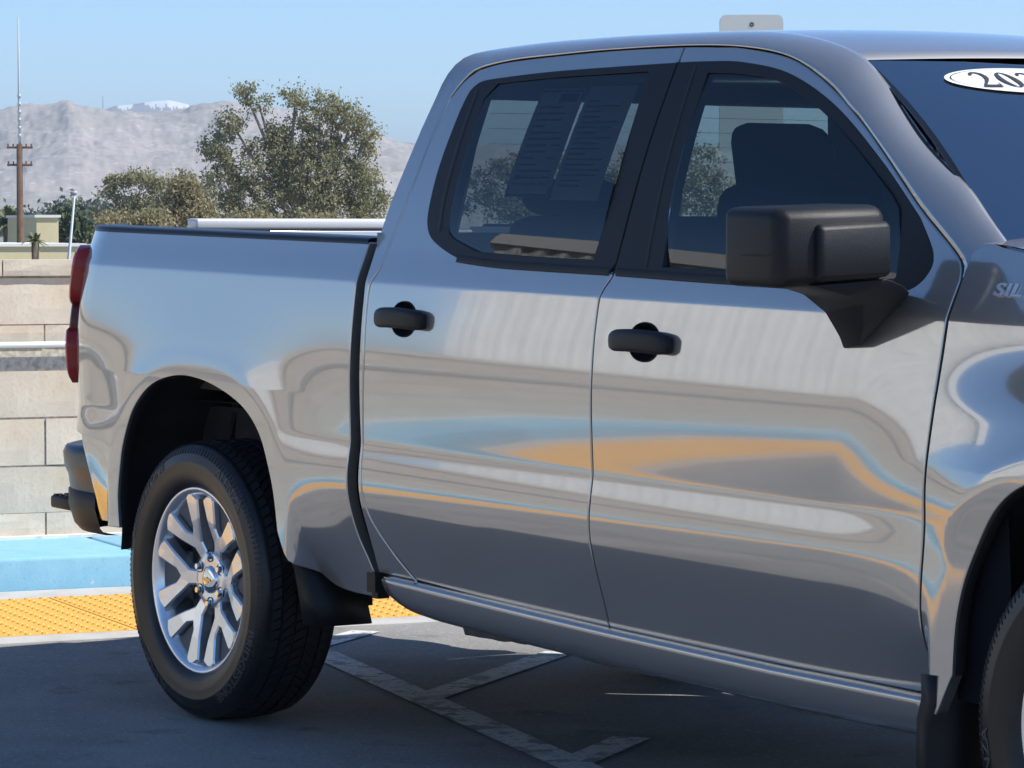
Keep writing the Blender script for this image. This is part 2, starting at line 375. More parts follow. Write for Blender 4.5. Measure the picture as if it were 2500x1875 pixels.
# ---- doors
r_cut_rear = [(1.076,.521),(.992,.588),(.921,.677),(.901,.764),(.895,.876),(.908,1.078),(.908,1.203),(.912,1.303),(.941,1.358),(.963,1.471),(.984,1.574),(.995,1.682),(1.006,1.755),(1.021,1.818),(1.058,1.865),(1.106,1.893)]
r_top = [(1.106,1.893),(1.253,1.913),(1.656,1.931),(1.980,1.935)]
b_cut = [(1.980,1.935),(1.982,1.70),(1.992,1.42),(1.990,1.37),(1.966,1.325),(1.958,1.25),(1.955,1.12),(1.953,.861),(1.945,.709),(1.940,.626),(1.938,.497)]
rdoor_out = chain(r_cut_rear, r_top, b_cut, [(1.938,.497),(1.5,.505),(1.076,.521)])
rw_out = chain([(1.978,1.895),(1.484,1.882),(1.197,1.866),(1.135,1.858)], [(1.135,1.858),(1.103,1.835),(1.090,1.779)], [(1.090,1.779),(1.083,1.63),(1.095,1.519),(1.116,1.468),(1.165,1.432),(1.294,1.393),(1.42,1.382),(1.556,1.378)], [(1.556,1.378),(1.9895,1.374)], [(1.9895,1.374),(1.99,1.40),(1.981,1.70),(1.978,1.895)])
rw_glass = chain([(1.876,1.874),(1.496,1.865),(1.225,1.852)], [(1.225,1.852),(1.188,1.812)], [(1.188,1.812),(1.206,1.606),(1.219,1.478)], [(1.219,1.478),(1.245,1.447),(1.385,1.411)], [(1.385,1.411),(1.627,1.406),(1.894,1.405)], [(1.894,1.405),(1.897,1.59),(1.876,1.874)])
def ell(cx, cz, a, b, n=28, p=2.): return [(cx+a*math.copysign(abs(math.cos(t))**(2/p), math.cos(t)), cz+b*math.copysign(abs(math.sin(t))**(2/p), math.sin(t))) for t in np.linspace(0, 2*math.pi, n, endpoint=False)]
def notch_hole(h, out):   # a window opening that runs out to the pillar edge: keep it closed, 4 mm inside the door skin
    return h
def handle(door, cx, cz):
    """cup sunk into the skin and a bar across it"""
    s0 = Sc(cx, cz); rows = []
    for k, (rr, dp) in enumerate([(1.04,-.0015),(1.02,-.004),(.97,-.001),(.86,.012),(.6,.026),(.25,.032),(.02,.033)]):
        rows.append([B(cx+(x-cx)*rr, -Sc(x, z)+dp, cz+(z-cz)*rr) for x, z in ell(cx, cz, .056, .046, 36, 2.3)])
    rows = [r+[r[0]] for r in rows]
    grid('handle_cup', rows, M['plastic'], door, True)
    bm = bmesh.new(); n = 18; prof = []
    for k in range(n+1):
        t = -1+2*k/n; x = cx+.112*t; a = .0275*(1-.30*abs(t)**7); th = .016*(1-.25*abs(t)**8); bow = .021*(1-abs(t)**2.4)
        yb = -Sc(x, cz)-.003; zz = cz+.004-.006*t*t
        ring = []
        for q in range(14):
            an = 2*math.pi*q/14; c, s = math.cos(an), math.sin(an); p = 3.2
            ring.append(B(x, yb-.010-bow*.55+th*math.copysign(abs(c)**(2/p), c), zz+a*math.copysign(abs(s)**(2/p), s)))
        prof.append(ring+[ring[0]])
    g = MB(); k = 15
    for i in range(n):
        for j in range(14): g.add([prof[i][j], prof[i][j+1], prof[i+1][j+1], prof[i+1][j]], [(0,1,2,3)])
    g.add(prof[0][:14], [tuple(range(14))]); g.add(prof[-1][:14], [tuple(range(14))[::-1]])
    h = g.build('door_handle', M['trim'], door, True)
    bmm = bmesh.new(); bmm.from_mesh(h.data); bmesh.ops.remove_doubles(bmm, verts=bmm.verts, dist=1e-5); bmesh.ops.recalc_face_normals(bmm, faces=bmm.faces); bmm.to_mesh(h.data); bmm.free()
cup_r = ell(1.100, 1.225, .056, .046, 36, 2.3); cup_f = ell(2.160, 1.216, .056, .046, 36, 2.3)
rdoor = panel('rear_door', rdoor_out, M['paint'], truck, holes=[offset(ccw(rw_out), .004), cup_r], gx=.022, gz=.006); MIRROR.append(rdoor)
handle(rdoor, 1.100, 1.225)
ST = lambda x, z: S(x, z)+.0014
panel('window_trim', rw_out, M['trim'], rdoor, holes=[rw_glass], sf=ST, gap=0, rnd=.002, depth=.022, gx=.03, gz=.02)
rg = panel('window_glass', offset(ccw(rw_glass), -.004), M['glass_dark'], rdoor, sf=SG, gap=0, rnd=.001, depth=.002, gx=.03, gz=.02)
# belt moulding and run channel beside the rear glass
def strip(name, pts, hw, proud, m, parent):
    P = []; q = np.array(crom(pts, .03)); t = np.gradient(q, axis=0); t /= np.linalg.norm(t, axis=1, keepdims=True); nn = np.stack([-t[:, 1], t[:, 0]], 1)
    for i in range(len(q)):
        row = []
        for a, b in ((-1,-.004),(-1,.5),(-.6,1),(.6,1),(1,.5),(1,-.004)):
            x, z = q[i]+nn[i]*hw*a; o = proud*b if b > 0 else b; row.append(B(x, -Sc(x, z)-o, z))
        P.append(row)
    return grid(name, P, m, parent, True)
strip('belt_moulding', [(1.30,1.392),(1.45,1.384),(1.60,1.381),(1.975,1.379)], .010, .003, M['rubber_seal'], rdoor)
strip('run_channel', [(1.142,1.835),(1.145,1.70),(1.158,1.55),(1.180,1.46)], .009, .003, M['rubber_seal'], rdoor)
# front door
f_top = [(1.980,1.935),(2.10,1.932),(2.221,1.926),(2.41,1.897),(2.578,1.834),(2.736,1.747),(2.849,1.673),(3.022,1.551),(3.150,1.470),(3.192,1.435),(3.203,1.399)]
f_front = [(3.203,1.399),(3.196,1.335),(3.190,1.25),(3.182,1.121),(3.174,1.005),(3.170,.861),(3.163,.726),(3.145,.487)]
fdoor_out = chain(b_cut[::-1], f_top, f_front, [(3.145,.487),(2.6,.487),(1.938,.497)])
fw_out = chain([(1.9895,1.374),(2.97,1.364)], [(2.97,1.364),(3.056,1.373),(3.100,1.410),(3.100,1.455),(3.03,1.531)], [(3.03,1.531),(2.858,1.652),(2.64,1.779),(2.429,1.860),(2.239,1.891),(2.10,1.896),(1.982,1.895)], [(1.982,1.895),(1.985,1.70),(1.994,1.42),(1.9895,1.374)])
fw_glass = chain([(2.177,1.396),(2.90,1.394),(3.0,1.398)], [(3.0,1.398),(2.985,1.47),(2.955,1.55)], [(2.955,1.55),(2.879,1.604),(2.64,1.745),(2.428,1.833),(2.26,1.860),(2.116,1.866)], [(2.116,1.866),(2.138,1.63),(2.177,1.396)])
fdoor = panel('front_door', fdoor_out, M['paint'], truck, holes=[offset(ccw(fw_out), .004), cup_f], gx=.022, gz=.006); MIRROR.append(fdoor)
handle(fdoor, 2.160, 1.216)
panel('window_trim', fw_out, M['trim'], fdoor, holes=[fw_glass], sf=ST, gap=0, rnd=.002, depth=.022, gx=.03, gz=.02)
panel('window_glass', offset(ccw(fw_glass), -.004), M['glass_clear'], fdoor, sf=SG, gap=0, rnd=.001, depth=.002, gx=.03, gz=.02)
strip('belt_moulding', [(2.005,1.379),(2.5,1.373),(2.97,1.370)], .010, .003, M['rubber_seal'], fdoor)
strip('pillar_moulding', [(2.060,1.885),(2.075,1.70),(2.105,1.45),(2.115,1.392)], .006, .003, M['rubber_seal'], fdoor)

# ---- cab corner, rocker, fender
cab_rear = [(.960,1.870),(.945,1.81),(.934,1.773),(.912,1.637),(.893,1.528),(.885,1.424),(.884,1.30),(.883,1.1),(.880,.9),(.880,.762),(.882,.661),(.884,.521)]
corner = panel('cab_corner', chain(cab_rear, [(.884,.521),(1.076,.519)], r_cut_rear[:14], [(1.021,1.818),(1.004,1.862),(.966,1.880)], [(.966,1.880),(.960,1.870)]), M['paint'], truck, gap=.002, rnd=.004, depth=.06, gx=.015, gz=.006); MIRROR.append(corner)
P = []
rk_prof = [(.012,.88),(.009,.920),(.005,.938),(.0015,.9435),(-.002,.9455),(-.006,.946),(-.012,.9452),(-.025,.9425),(-.045,.9365),(-.065,.928),(-.080,.917),(-.090,.900),(-.093,.86)]
for x in np.linspace(.897, 3.150, 61):
    zt = float(np.interp(x, [.89, 1.08, 1.5, 1.94, 2.6, 3.15], [.513, .511, .500, .490, .479, .478])); kx = float(np.interp(x, [.897, .905, 3.13, 3.15], [.93, 1, 1, .93]))
    kz = float(np.interp(x, [.897, .95, 1.02, 1.15], [.45, .72, .93, 1])); P.append([B(x, -s_*kx+(x-1.7)**2/110, zt+(dz*kz if dz < 0 else dz)) for dz, s_ in rk_prof])
rk = grid('rocker_panel', P, M['paint'], truck); MIRROR.append(rk)
P = []; rr = random.Random(3)
for x in np.linspace(1.22, 3.12, 64):
    wv = .006*math.sin(x*9)+rr.uniform(-.002, .002); zt = lerp(.43, .41, (x-.93)/2.2); y = -.862
    P.append([B(x, y-.02, zt+.01), B(x, y-.008, zt-.012), B(x, y, zt-.030+wv), B(x, y+.004, zt-.032+wv), B(x, y+.03, zt)])
MIRROR.append(grid('sill_flange', P, M['flange'], truck))
arch_f = [(3.282,.56),(3.289,.671),(3.313,.763),(3.358,.846),(3.43,.931),(3.517,.985),(3.65,1.015),(3.84,1.015),(3.973,.985),(4.06,.931),(4.132,.846),(4.177,.763),(4.201,.671),(4.208,.56)]
fen = panel('front_fender', chain([(3.152,.487),(3.180,.47),(3.235,.468)], [(3.235,.468),(3.282,.56)], arch_f, [(4.208,.56),(4.42,.56)], [(4.42,.56),(4.46,.9),(4.44,1.31)], [(4.44,1.31),(4.0,1.385),(3.6,1.44),(3.40,1.462),(3.30,1.475)], [(3.30,1.475),(3.255,1.482),(3.215,1.462)], [(3.215,1.462),(3.206,1.42)], [(3.206,1.42),(3.199,1.335),(3.193,1.25),(3.185,1.121),(3.177,1.005),(3.173,.861),(3.166,.726),(3.152,.487)]), M['paint'], truck, gx=.016, gz=.006); MIRROR.append(fen)

# ---- roof rails and A pillars: strip from the door cut to roof / windscreen edge
D = [(.990,1.640),(.995,1.690),(1.006,1.765),(1.021,1.818),(1.058,1.865),(1.106,1.893),(1.253,1.913),(1.45,1.923),(1.656,1.931),(1.980,1.935),(2.221,1.926),(2.41,1.897),(2.578,1.834),(2.690,1.772),(2.736,1.747),(2.849,1.673),(2.94,1.609),(3.022,1.551),(3.150,1.470),(3.200,1.432),(3.204,1.405)]
Rr = [(.918,-.835,1.660),(.928,-.815,1.725),(.952,-.778,1.815),(.966,-.742,1.885),(.990,-.70,1.930),(1.05,-.64,1.951),(1.25,-.60,1.967),(1.45,-.59,1.973),(1.656,-.59,1.976),(1.98,-.59,1.976),(2.20,-.60,1.969),(2.40,-.625,1.945),(2.575,-.655,1.902),(2.70,-.685,1.834),(2.778,-.707,1.782),(2.895,-.741,1.706),(3.002,-.768,1.646),(3.103,-.792,1.593),(3.191,-.818,1.534),(3.255,-.838,1.494),(3.33,-.85,1.440)]
def cr3(L, n):
    L = np.array(L, float); d = np.r_[0, np.cumsum(np.linalg.norm(np.diff(L, axis=0), axis=1))]; t = np.linspace(0, d[-1], n); o = []
    for q in t:
        i = min(max(np.searchsorted(d, q)-1, 0), len(L)-2); u = (q-d[i])/(d[i+1]-d[i]); g = lambda j: L[min(max(j, 0), len(L)-1)]
        p0, p1, p2, p3 = g(i-1), g(i), g(i+1), g(i+2); o.append(.5*((2*p1)+(-p0+p2)*u+(2*p0-5*p1+4*p2-p3)*u*u+(-p0+3*p1-3*p2+p3)*u**3))
    return o
both = cr3([(x, z, *r) for (x, z), r in zip(D, Rr)], 90); P = []; RE = []
for x, z, rx, ry, rz in both:
    on = .003
    a = np.array([x, -Sc(x, z), z]); r = np.array([rx, ry, rz]); c = np.array([rx, -Sc(rx, min(rz, 2.0))+.004, rz]); c = c*.72+(a+r)/2*.28
    dirn = (c-a)/np.linalg.norm(c-a); a = a+dirn*on; low = max(0, (1.80-z)/.16) if x < 1.1 else 0; push = np.array([0, .006*min(1, low*2), 0]); a = a+push; c = c+push; r = r+push
    row = [B(*(a+np.array([0, .03, 0])-dirn*.0)), B(*(a+np.array([0, .004, 0])))]
    for t in np.linspace(0, 1, 13): row.append(B(*((1-t)**2*a+2*t*(1-t)*c+t*t*r)))
    if x > 2.3: row.append(B(*(r+np.array([-.020, .014, -.034]))))
    else: row.append(B(*(r+np.array([0, .002, -.004]))))
    P.append(row); RE.append(r)
rail = grid('roof_rail', P, M['paint'], truck); MIRROR.append(rail)
# roof skin between the rails
RE = np.array(RE); hx = lambda y: 2.70-.115*(abs(y)/.665)**2
P = []
top_idx = [i for i in range(len(RE)) if RE[i, 0] < 2.58 and RE[i, 2] > 1.84]; xs = RE[top_idx]
for x, y, z in xs:
    row = []
    for t in np.linspace(-1, 1, 33):
        f = (x-xs[0, 0])/(xs[-1, 0]-xs[0, 0]); xx = x+(1-t*t)*.115*f**3
        row.append(B(xx, t*abs(y), z+.016*(1-t*t)-.0*f))
    P.append(row)
P.append([B(p[0]+.012, p[1], p[2]+K*p[0]-.012) for p in P[-1]])
roof = grid('roof', P, M['paint'], truck)
grid('headliner', [[(p[0], p[1]*.99, p[2]-.05) for p in r] for r in P if r[0][0] > 1.06], M['headliner'], roof)
mb = MB(); mb.tube([B(1.975, -.7365, 1.937), B(1.992, -.728, 1.955)], .004, 6); 

# ---- windscreen
def ws(u, v):   # u -1..1 across, v 0 top..1 bottom
    t = Vector((2.705-.105*u*u, .655*u, 1.890+.004*(1-u*u))); b = Vector((3.60-.36*u*u, .835*u, 1.49-.01*u*u)); p = t.lerp(b, v)
    p += Vector((.35, 0, .75)).normalized()*(.030*math.sin(math.pi*v)); return p
P = [[B(*ws(u, v)) for u in np.linspace(-1, 1, 25)] for v in np.linspace(0, 1, 15)]
wsh = grid('windscreen', P, M['glass_ws'], truck)
def frit(u0, u1, v0, v1, nu, nv): return [[B(*(ws(u, v)-Vector((.006, 0, .006)))) for u in np.linspace(u0, u1, nu)] for v in np.linspace(v0, v1, nv)]
grid('screen_border', frit(-1.01, -.87, 0, 1, 3, 15), M['gloss_black'], wsh); grid('screen_border', frit(.90, 1.01, 0, 1, 3, 15), M['gloss_black'], wsh)
grid('screen_border', frit(-.9, .9, -.01, .075, 19, 3), M['gloss_black'], wsh); grid('screen_border', frit(-.9, .9, .9, 1.02, 19, 3), M['gloss_black'], wsh)
# oval year sticker on the screen
def on_ws(a, b, lift): # a metres across (+Y), b metres down the screen
    u = (-.335+a)/.69; v = .150+b/.80; n = Vector((.40, 0, .92)); p = ws(u, v); return B(*(p+n*lift))
def oval(rx, ry, lift, n=48): return [on_ws(0, 0, lift)]+[on_ws(rx*math.cos(t), -ry*math.sin(t), lift) for t in np.linspace(0, 2*math.pi, n, endpoint=False)]
fan = lambda n: [(0, 1+i, 1+(i+1) % n) for i in range(n)]
stk = mesh('year_sticker', oval(.225, .074, .004), fan(48), M['white'], wsh)
ring = [on_ws(.212*math.cos(t)*k, -.067*math.sin(t)*k, .0055) for k in (1, .985) for t in np.linspace(0, 2*math.pi, 48, endpoint=False)]
rf = [(i, (i+1) % 48, 48+(i+1) % 48, 48+i) for i in range(48)]
two = [(-.9,.55),(-.75,.85),(-.4,1.0),(.05,1.0),(.45,.85),(.6,.5),(.5,.15),(.1,-.25),(-.45,-.7),(.45,-.7),(.65,-.68),(.75,-.4),(.85,-.4),(.75,-1.0),(-.9,-1.0),(-.9,-.88),(-.2,-.25),(.12,.1),(.2,.45),(.1,.72),(-.15,.85),(-.45,.8),(-.65,.55)]
MBs = MB(); MBs.add(ring, rf)
def digit_poly(poly, cx, sx, sy):
    P2, T = triangulate([np.array(ccw(poly), float)], 9, 9); MBs.add([on_ws(cx+p[0]*sx, -p[1]*sy, .0055) for p in P2], T)
def digit_zero(cx, sx, sy):
    n = 28; o = [(math.cos(t), math.sin(t)) for t in np.linspace(0, 2*math.pi, n, endpoint=False)]
    MBs.add([on_ws(cx+x*sx*.85, -y*sy, .0055) for x, y in o]+[on_ws(cx+x*sx*.38, -y*sy*.9, .0055) for x, y in o], [(i, (i+1) % n, n+(i+1) % n, n+i) for i in range(n)])
digit_poly(two, -.128, .028, .043); digit_zero(-.066, .029, .043); digit_poly(two, -.004, .028, .043); digit_poly(two, .060, .028, .043)
MBs.build('sticker_print', M['ink'], wsh)

# ---- cab back and rear window
bx = lambda z: float(np.interp(z, [.5, 1.42, 1.87], [.884, .890, .962]))
ny = 21
def backpt(y, z): return B(bx(z)+.004+.0*y, y, z)
cabb = []
wy, z0, z1 = .665, 1.45, 1.815
def rectframe(name, m, parent, ya, yb, za, zb, n=2, off=0.): return grid(name, [[(p[0]+off, p[1], p[2]) for p in [backpt(y, z) for y in np.linspace(ya, yb, 9)]] for z in np.linspace(za, zb, 9)], m, parent)
cb = rectframe('cab_back', M['paint'], truck, -.93, .93, .55, z0)
def wid(z): return Sc(.95, z)-.012
grid('cab_back_frame', [[backpt(y, z) for y in np.linspace(-wid(z), -wy+.06*(z-z0)/.4, 6)] for z in np.linspace(z0, 1.86, 10)], M['paint'], cb)
grid('cab_back_frame', [[backpt(-y, z) for y in np.linspace(-wid(z), -wy+.06*(z-z0)/.4, 6)] for z in np.linspace(z0, 1.86, 10)], M['paint'], cb)
rectframe('cab_back_frame', M['paint'], cb, -.60, .60, z1, 1.90)
rw = grid('rear_window', [[B(bx(z)+.012, y*(wy-.06*(z-z0)/.4+.01)/1., z) for y in np.linspace(-1, 1, 9)] for z in np.linspace(z0-.01, z1+.01, 7)], M['glass_rear'], truck)
M['heater'] = mat('heater_wire', (.22, .18, .16), .7)
for i in range(8):
    z = z0+.035+i*.042; mb = MB(); mb.tube([B(bx(z)+.016, -.60, z), B(bx(z)+.016, .60, z)], .0005, 4); mb.build('defroster_line', M['heater'], rw)

# ---- cabin
def in_box(name, a, b, r, m=M['interior'], parent=truck, fn=None): return bevel_box(name, a, b, r, m, parent, 3, fn or (lambda c: B(c.x, c.y, c.z)))
in_box('dashboard', (3.02, -.80, 1.02), (3.52, .80, 1.405), .06)
in_box('cabin_floor', (.90, -.86, .60), (3.5, .86, .66), .01)
def seat(x, y, wdt, head=True, bench=False):
    lean = .30
    def f(c): return B(c.x-(c.z-1.0)*lean, c.y*(1-.22*max(0, (c.z-1.3)/.3)**2 if not bench else 1), c.z)
    s = in_box('front_seat' if not bench else 'rear_seat', (x, y-wdt/2, .95), (x+.15, y+wdt/2, 1.60 if not bench else 1.50), .07, M['cloth'], truck, lambda c: B(c.x-(c.z-1.0)*lean, y+(c.y-y)*(1-(.16*max(0, (c.z-1.25)/.31)**2 if not bench else 0)), c.z))
    in_box('seat_cushion', (x, y-wdt/2, .82), (x+.52, y+wdt/2, .98), .06, M['cloth'], s)
    ys = (y,) if not bench else (-.42, .42)
    for yy in ys: in_box('headrest', (x+.01, yy-.16, 1.50), (x+.12, yy+.16, 1.75 if not bench else 1.60), .05, M['cloth'], s, lambda c: B(c.x-(c.z-1.0)*lean, yy+(c.y-yy)*(1-.12*max(0, (c.z-1.6)/.15)), c.z))
seat(2.13, -.41, .54); seat(2.13, .41, .54); seat(1.20, 0, 1.30, bench=True)
mb = MB(); mb.tube([B(3.02, .41, 1.36)]+[B(3.0-.12*math.sin(t), .41+.19*math.cos(t), 1.24+.17*math.sin(t)) for t in np.linspace(-.2, 2*math.pi-.2, 24)], .014, 8); mb.build('steering_wheel', M['interior'], truck, True)
in_box('rear_view_mirror', (2.93, -.13, 1.735), (2.96, .13, 1.80), .02)
in_box('centre_console', (2.2, -.15, .66), (3.05, .15, 1.02), .05)
# inner structure hiding daylight in the gaps
P = [[B(x, -Sc(min(max(x, .89), 3.3), z)+.055, z) for z in (.50, .62, .75, .9, 1.05, 1.2, 1.30, 1.352)] for x in np.linspace(.895, 3.40, 40)]
MIRROR.append(grid('door_inner', P, M['interior'], truck))
P = [[B(x, -Sc(x, z)+.04, z) for z in np.linspace(1.36, 1.93, 12)] for x in (1.935, 2.03)]
MIRROR.append(grid('pillar_inner', P, M['interior'], truck))
P = [[B(.842, -.88, .55), B(.842, -.935, .72), B(.842, -.94, 1.2), B(.842, -.88, 1.41)], [B(.842, -.70, .55), B(.842, -.70, .72), B(.842, -.70, 1.2), B(.842, -.70, 1.41)]]
MIRROR.append(grid('box_end', P, M['under'], truck))
P = [[B(.878, -.88, .53), B(.878, -.93, .72), B(.878, -.945, 1.2), B(.886, -.90, 1.38)], [B(.878, -.70, .53), B(.878, -.70, .72), B(.878, -.70, 1.2), B(.886, -.70, 1.38)]]
MIRROR.append(grid('cab_end', P, M['under'], truck))
mb = MB(); mb.box(B(.858, -.940, .470), B(.900, -.88, .525)); mb.box(B(.864, -.928, .452), B(.894, -.89, .475)); MIRROR.append(mb.build('gap_bracket', M['plastic'], truck))
mb = MB(); mb.box((1.0, -.84, .45), (3.25, .84, .62)); mb.box((-.93, -.72, .64), (1.05, .72, .90)); mb.box((-1.05, -.62, .54), (1.0, -.46, .66)); mb.box((-1.05, .46, .54), (1.0, .62, .66)); mb.box((3.2, -.5, .40), (4.4, .5, .9))
mb.build('chassis', M['under'], truck)
mb = MB(); mb.box(B(.34, -.84, .395), B(.52, -.66, .52)); mb.box(B(.36, -.82, .37), B(.48, -.68, .40)); mb.build('fuel_tank_shield', M['under'], truck)
mb = MB(); mb.tube([B(0, -.70, .42), B(0, .70, .42)], .05, 12); mb.tube([B(0, 0, .42), B(.02, 0, .42)], .16, 12); mb.build('rear_axle', M['under'], truck, True)

# ---- wheel housings, flaps
def liner(xc, arch, name):
    a = chain(arch, step=.03) if False else crom(arch, .03); P = []
    for i, (x, z) in enumerate(a):
        row = []
        for k, y in enumerate((.010, .035, .05, .16, .30, .42, .46)):
            sc = (1.0, 1.0, 1.035, 1.05, 1.05, 1.03, .8)[k]; cz = .45
            row.append(B(xc+(x-xc)*sc, -Sc(x, z)+y, cz+(z-cz)*sc))
        P.append(row)
    o = grid(name, P, M['liner'], truck); MIRROR.append(o); return o
ln = liner(.03, [(-.424,.46)]+arch_r+[(.53,.52)], 'wheel_liner')
mb = MB()
for (x0, zz, h) in ((-.30, .80, .10), (-.20, .86, .09), (-.36, .70, .06)): mb.tube([B(x0, -.62, zz-h), B(x0-.02, -.66, zz), B(x0+.03, -.62, zz+h)], [.02, .045, .02], 10)
mb.tube([B(-.16, -.60, .42), B(-.10, -.66, .98)], [.035, .03], 12)
mb.add([B(-.27, -.70, .98), B(-.20, -.70, .985), B(-.235, -.74, .78), B(-.30, -.70, .76)], [(0,1,2,3)])
mb.box(B(-.42, -.56, .62), B(.45, -.54, .90)); mb.build('housing_ribs', M['liner'], truck, True)
mb = MB(); mb.box(B(.20, -.72, .84), B(.32, -.58, .96)); mb.build('filler_bracket', M['flange'], truck)
lf = liner(3.745, arch_f, 'wheel_liner')
mb = MB(); mb.box(B(3.15, -.60, .45), B(4.3, -.56, 1.0)); MIRROR.append(mb.build('housing_wall', M['liner'], truck))
def flap(name, pts, th, parent=truck):
    """pts: list of (x, y, z) rows pairs: outline loft front to back"""
    o = grid(name, pts, M['plastic'], parent, True)
    md = o.modifiers.new('s', 'SOLIDIFY'); md.thickness = th; md.offset = 0; MIRROR.append(o); return o
flap('mud_guard', [[B(.497, -1.004, .602), B(.520, -1.000, .56), B(.535, -.975, .50), B(.548, -.965, .42), B(.560, -.960, .345)],
                   [B(.500, -.975, .602), B(.528, -.97, .56), B(.556, -.955, .50), B(.60, -.945, .42), B(.625, -.935, .345)],
                   [B(.500, -.80, .60), B(.53, -.80, .56), B(.56, -.80, .50), B(.60, -.78, .42), B(.63, -.78, .345)]], .008)
flap('front_flap', [[B(3.180, -.998, .552), B(3.182, -.998, .50), B(3.170, -1.000, .455), B(3.172, -1.003, .36), B(3.185, -1.0, .25)],
                    [B(3.232, -1.008, .555), B(3.232, -1.006, .49), B(3.215, -1.010, .45), B(3.21, -1.012, .36), B(3.225, -1.01, .25)],
                    [B(3.25, -.80, .555), B(3.25, -.80, .49), B(3.235, -.80, .45), B(3.235, -.80, .36), B(3.245, -.80, .25)]], .008)

# ---- door mirror
mir = bevel_box('side_mirror', (2.945, -1.335, 1.385), (3.135, -1.055, 1.556), .026, M['plastic'], truck, 4,
                lambda c: B(c.x-.10*(c.y+1.2)*0-.035*max(0, (-1.25-c.y)/.085)**2-.02*((c.z-1.47)/.085)**2, c.y, c.z+.035*(c.y+1.2)+.0))
mirfn = lambda c: B(c.x-.012*((c.z-1.455)/.06)**2, c.y, c.z+.045*(c.y+1.2))
bevel_box('mirror_cap', (3.05, -1.250, 1.398), (3.144, -1.050, 1.520), .014, M['plastic'], mir, 4, mirfn)
mb = MB(); mb.box(B(2.97, -1.3385, 1.4485), B(3.10, -1.335, 1.4515)); mb.build('mirror_seam', M['rubber_seal'], mir)
bevel_box('mirror_glass', (2.938, -1.315, 1.405), (2.948, -1.075, 1.54), .004, M['chrome'], mir, 2, lambda c: B(*c))
arm_sec = [  # lofted foot: from the housing underside to the door skin
    [(2.96,-1.25,1.388),(3.11,-1.25,1.388),(3.12,-1.05,1.40),(2.98,-1.05,1.40)],
    [(2.955,-1.15,1.362),(3.105,-1.15,1.365),(3.115,-1.03,1.397),(2.985,-1.03,1.385)],
    [(2.935,-1.07,1.32),(3.07,-1.075,1.345),(3.10,-.985,1.385),(2.99,-.98,1.365)],
    [(2.90,-1.00,1.265),(3.01,-1.025,1.29),(3.082,-.955,1.372),(2.98,-.93,1.355)],
    [(2.875,-.965,1.235),(2.95,-.985,1.245),(3.075,-.945,1.368),(2.98,-.90,1.35)]]
bm = bmesh.new(); rows = [[bm.verts.new(B(*p)) for p in s] for s in arm_sec]
for a, b in zip(rows, rows[1:]):
    for i in range(4): bm.faces.new((a[i], a[(i+1) % 4], b[(i+1) % 4], b[i]))
bm.faces.new(rows[0][::-1]); bm.faces.new(rows[-1]); bmesh.ops.recalc_face_normals(bm, faces=bm.faces)
bmesh.ops.bevel(bm, geom=bm.edges[:], offset=.009, segments=2, profile=.5, affect='EDGES', clamp_overlap=True)
bmobj('mirror_arm', bm, M['trim'], mir, True); MIRROR.append(mir)

# ---- hood, nose
P = []
for x in np.linspace(3.235, 4.44, 30):
    zt = float(np.interp(x, [3.2, 3.3, 3.4, 3.6, 4.0, 4.44], [1.478, 1.479, 1.466, 1.444, 1.389, 1.314])); ys = Sc(x, zt); row = []
    for t in np.linspace(-1, 1, 31):
        a = abs(t); cz = .075*(1-a**2.2) if x > 3.3 else .075*(1-a**2.2); xx = x+(.30*(1-a**2)*(4.44-x)/1.2)
        row.append(B(xx, t*(ys-.004), zt+cz*min(1, .2+a*0+.8)))
    P.append(row)
grid('hood', P, M['paint'], truck)
nose = bevel_box('grille', (4.40, -.72, .78), (4.52, .72, 1.24), .03, M['gloss_black'], truck, 2, lambda c: B(*c))
for i in range(4): mb = MB(); mb.tube([B(4.53, -.66, .86+i*.10), B(4.53, .66, .86+i*.10)], .014, 8); mb.build('grille_bar', M['chrome'], nose, True)
for s in (1, -1): bevel_box('headlamp', (4.36, -.93 if s > 0 else .70, 1.02), (4.50, -.70 if s > 0 else .93, 1.25), .03, M['chrome'], truck, 2, lambda c: B(*c))
bevel_box('front_bumper', (4.38, -.96, .42), (4.62, .96, .72), .05, M['chrome'], truck, 3, lambda c: B(*c))
# raised letters on the flank
v, f = text_mesh('SILVERADO', .038, .0022, .0008)
letters = mesh('model_lettering', [B(3.318+x*1.8+(y-.01)*.25, -Sc(3.318+x*1.8, 1.372+y)-.0035-z, 1.372+y) for x, y, z in v], f, M['letter_chrome'], fen)

# ---- papers inside the rear door glass
def paper(name, pts, parent, inset=.012, m='paper'):
    P = [[B(x, -float(SG(x, z))+inset, z) for x, z in ((lerp(a[0], b[0], t), lerp(a[1], b[1], t)) for t in np.linspace(0, 1, 6))] for a, b in pts]
    return grid(name, P, M[m], parent)
def quad(p00, p10, p01, p11, n=6): return [((lerp(p00[0], p10[0], t), lerp(p00[1], p10[1], t)), (lerp(p01[0], p11[0], t), lerp(p01[1], p11[1], t))) for t in np.linspace(0, 1, n)]
pa = paper('window_sticker', quad((1.425,1.555), (1.62,1.555), (1.425,1.835), (1.62,1.835)), rdoor); pb = paper('window_sticker', quad((1.632,1.55), (1.835,1.55), (1.632,1.84), (1.835,1.84)), rdoor)
def prints(lst, parent):
    mb = MB()
    for x0, x1, za, zb in lst: mb.add([B(x, -float(SG(x, z))+.0105, z) for x, z in ((x0, za), (x1, za), (x1, zb), (x0, zb))], [(0, 1, 2, 3)])
    mb.build('sticker_print', M['ink'], parent)
r2 = random.Random(5); L = [(1.43,1.615,1.826,1.832),(1.43,1.615,1.557,1.563),(1.428,1.434,1.56,1.83),(1.611,1.617,1.56,1.83),(1.52,1.60,1.80,1.822)]
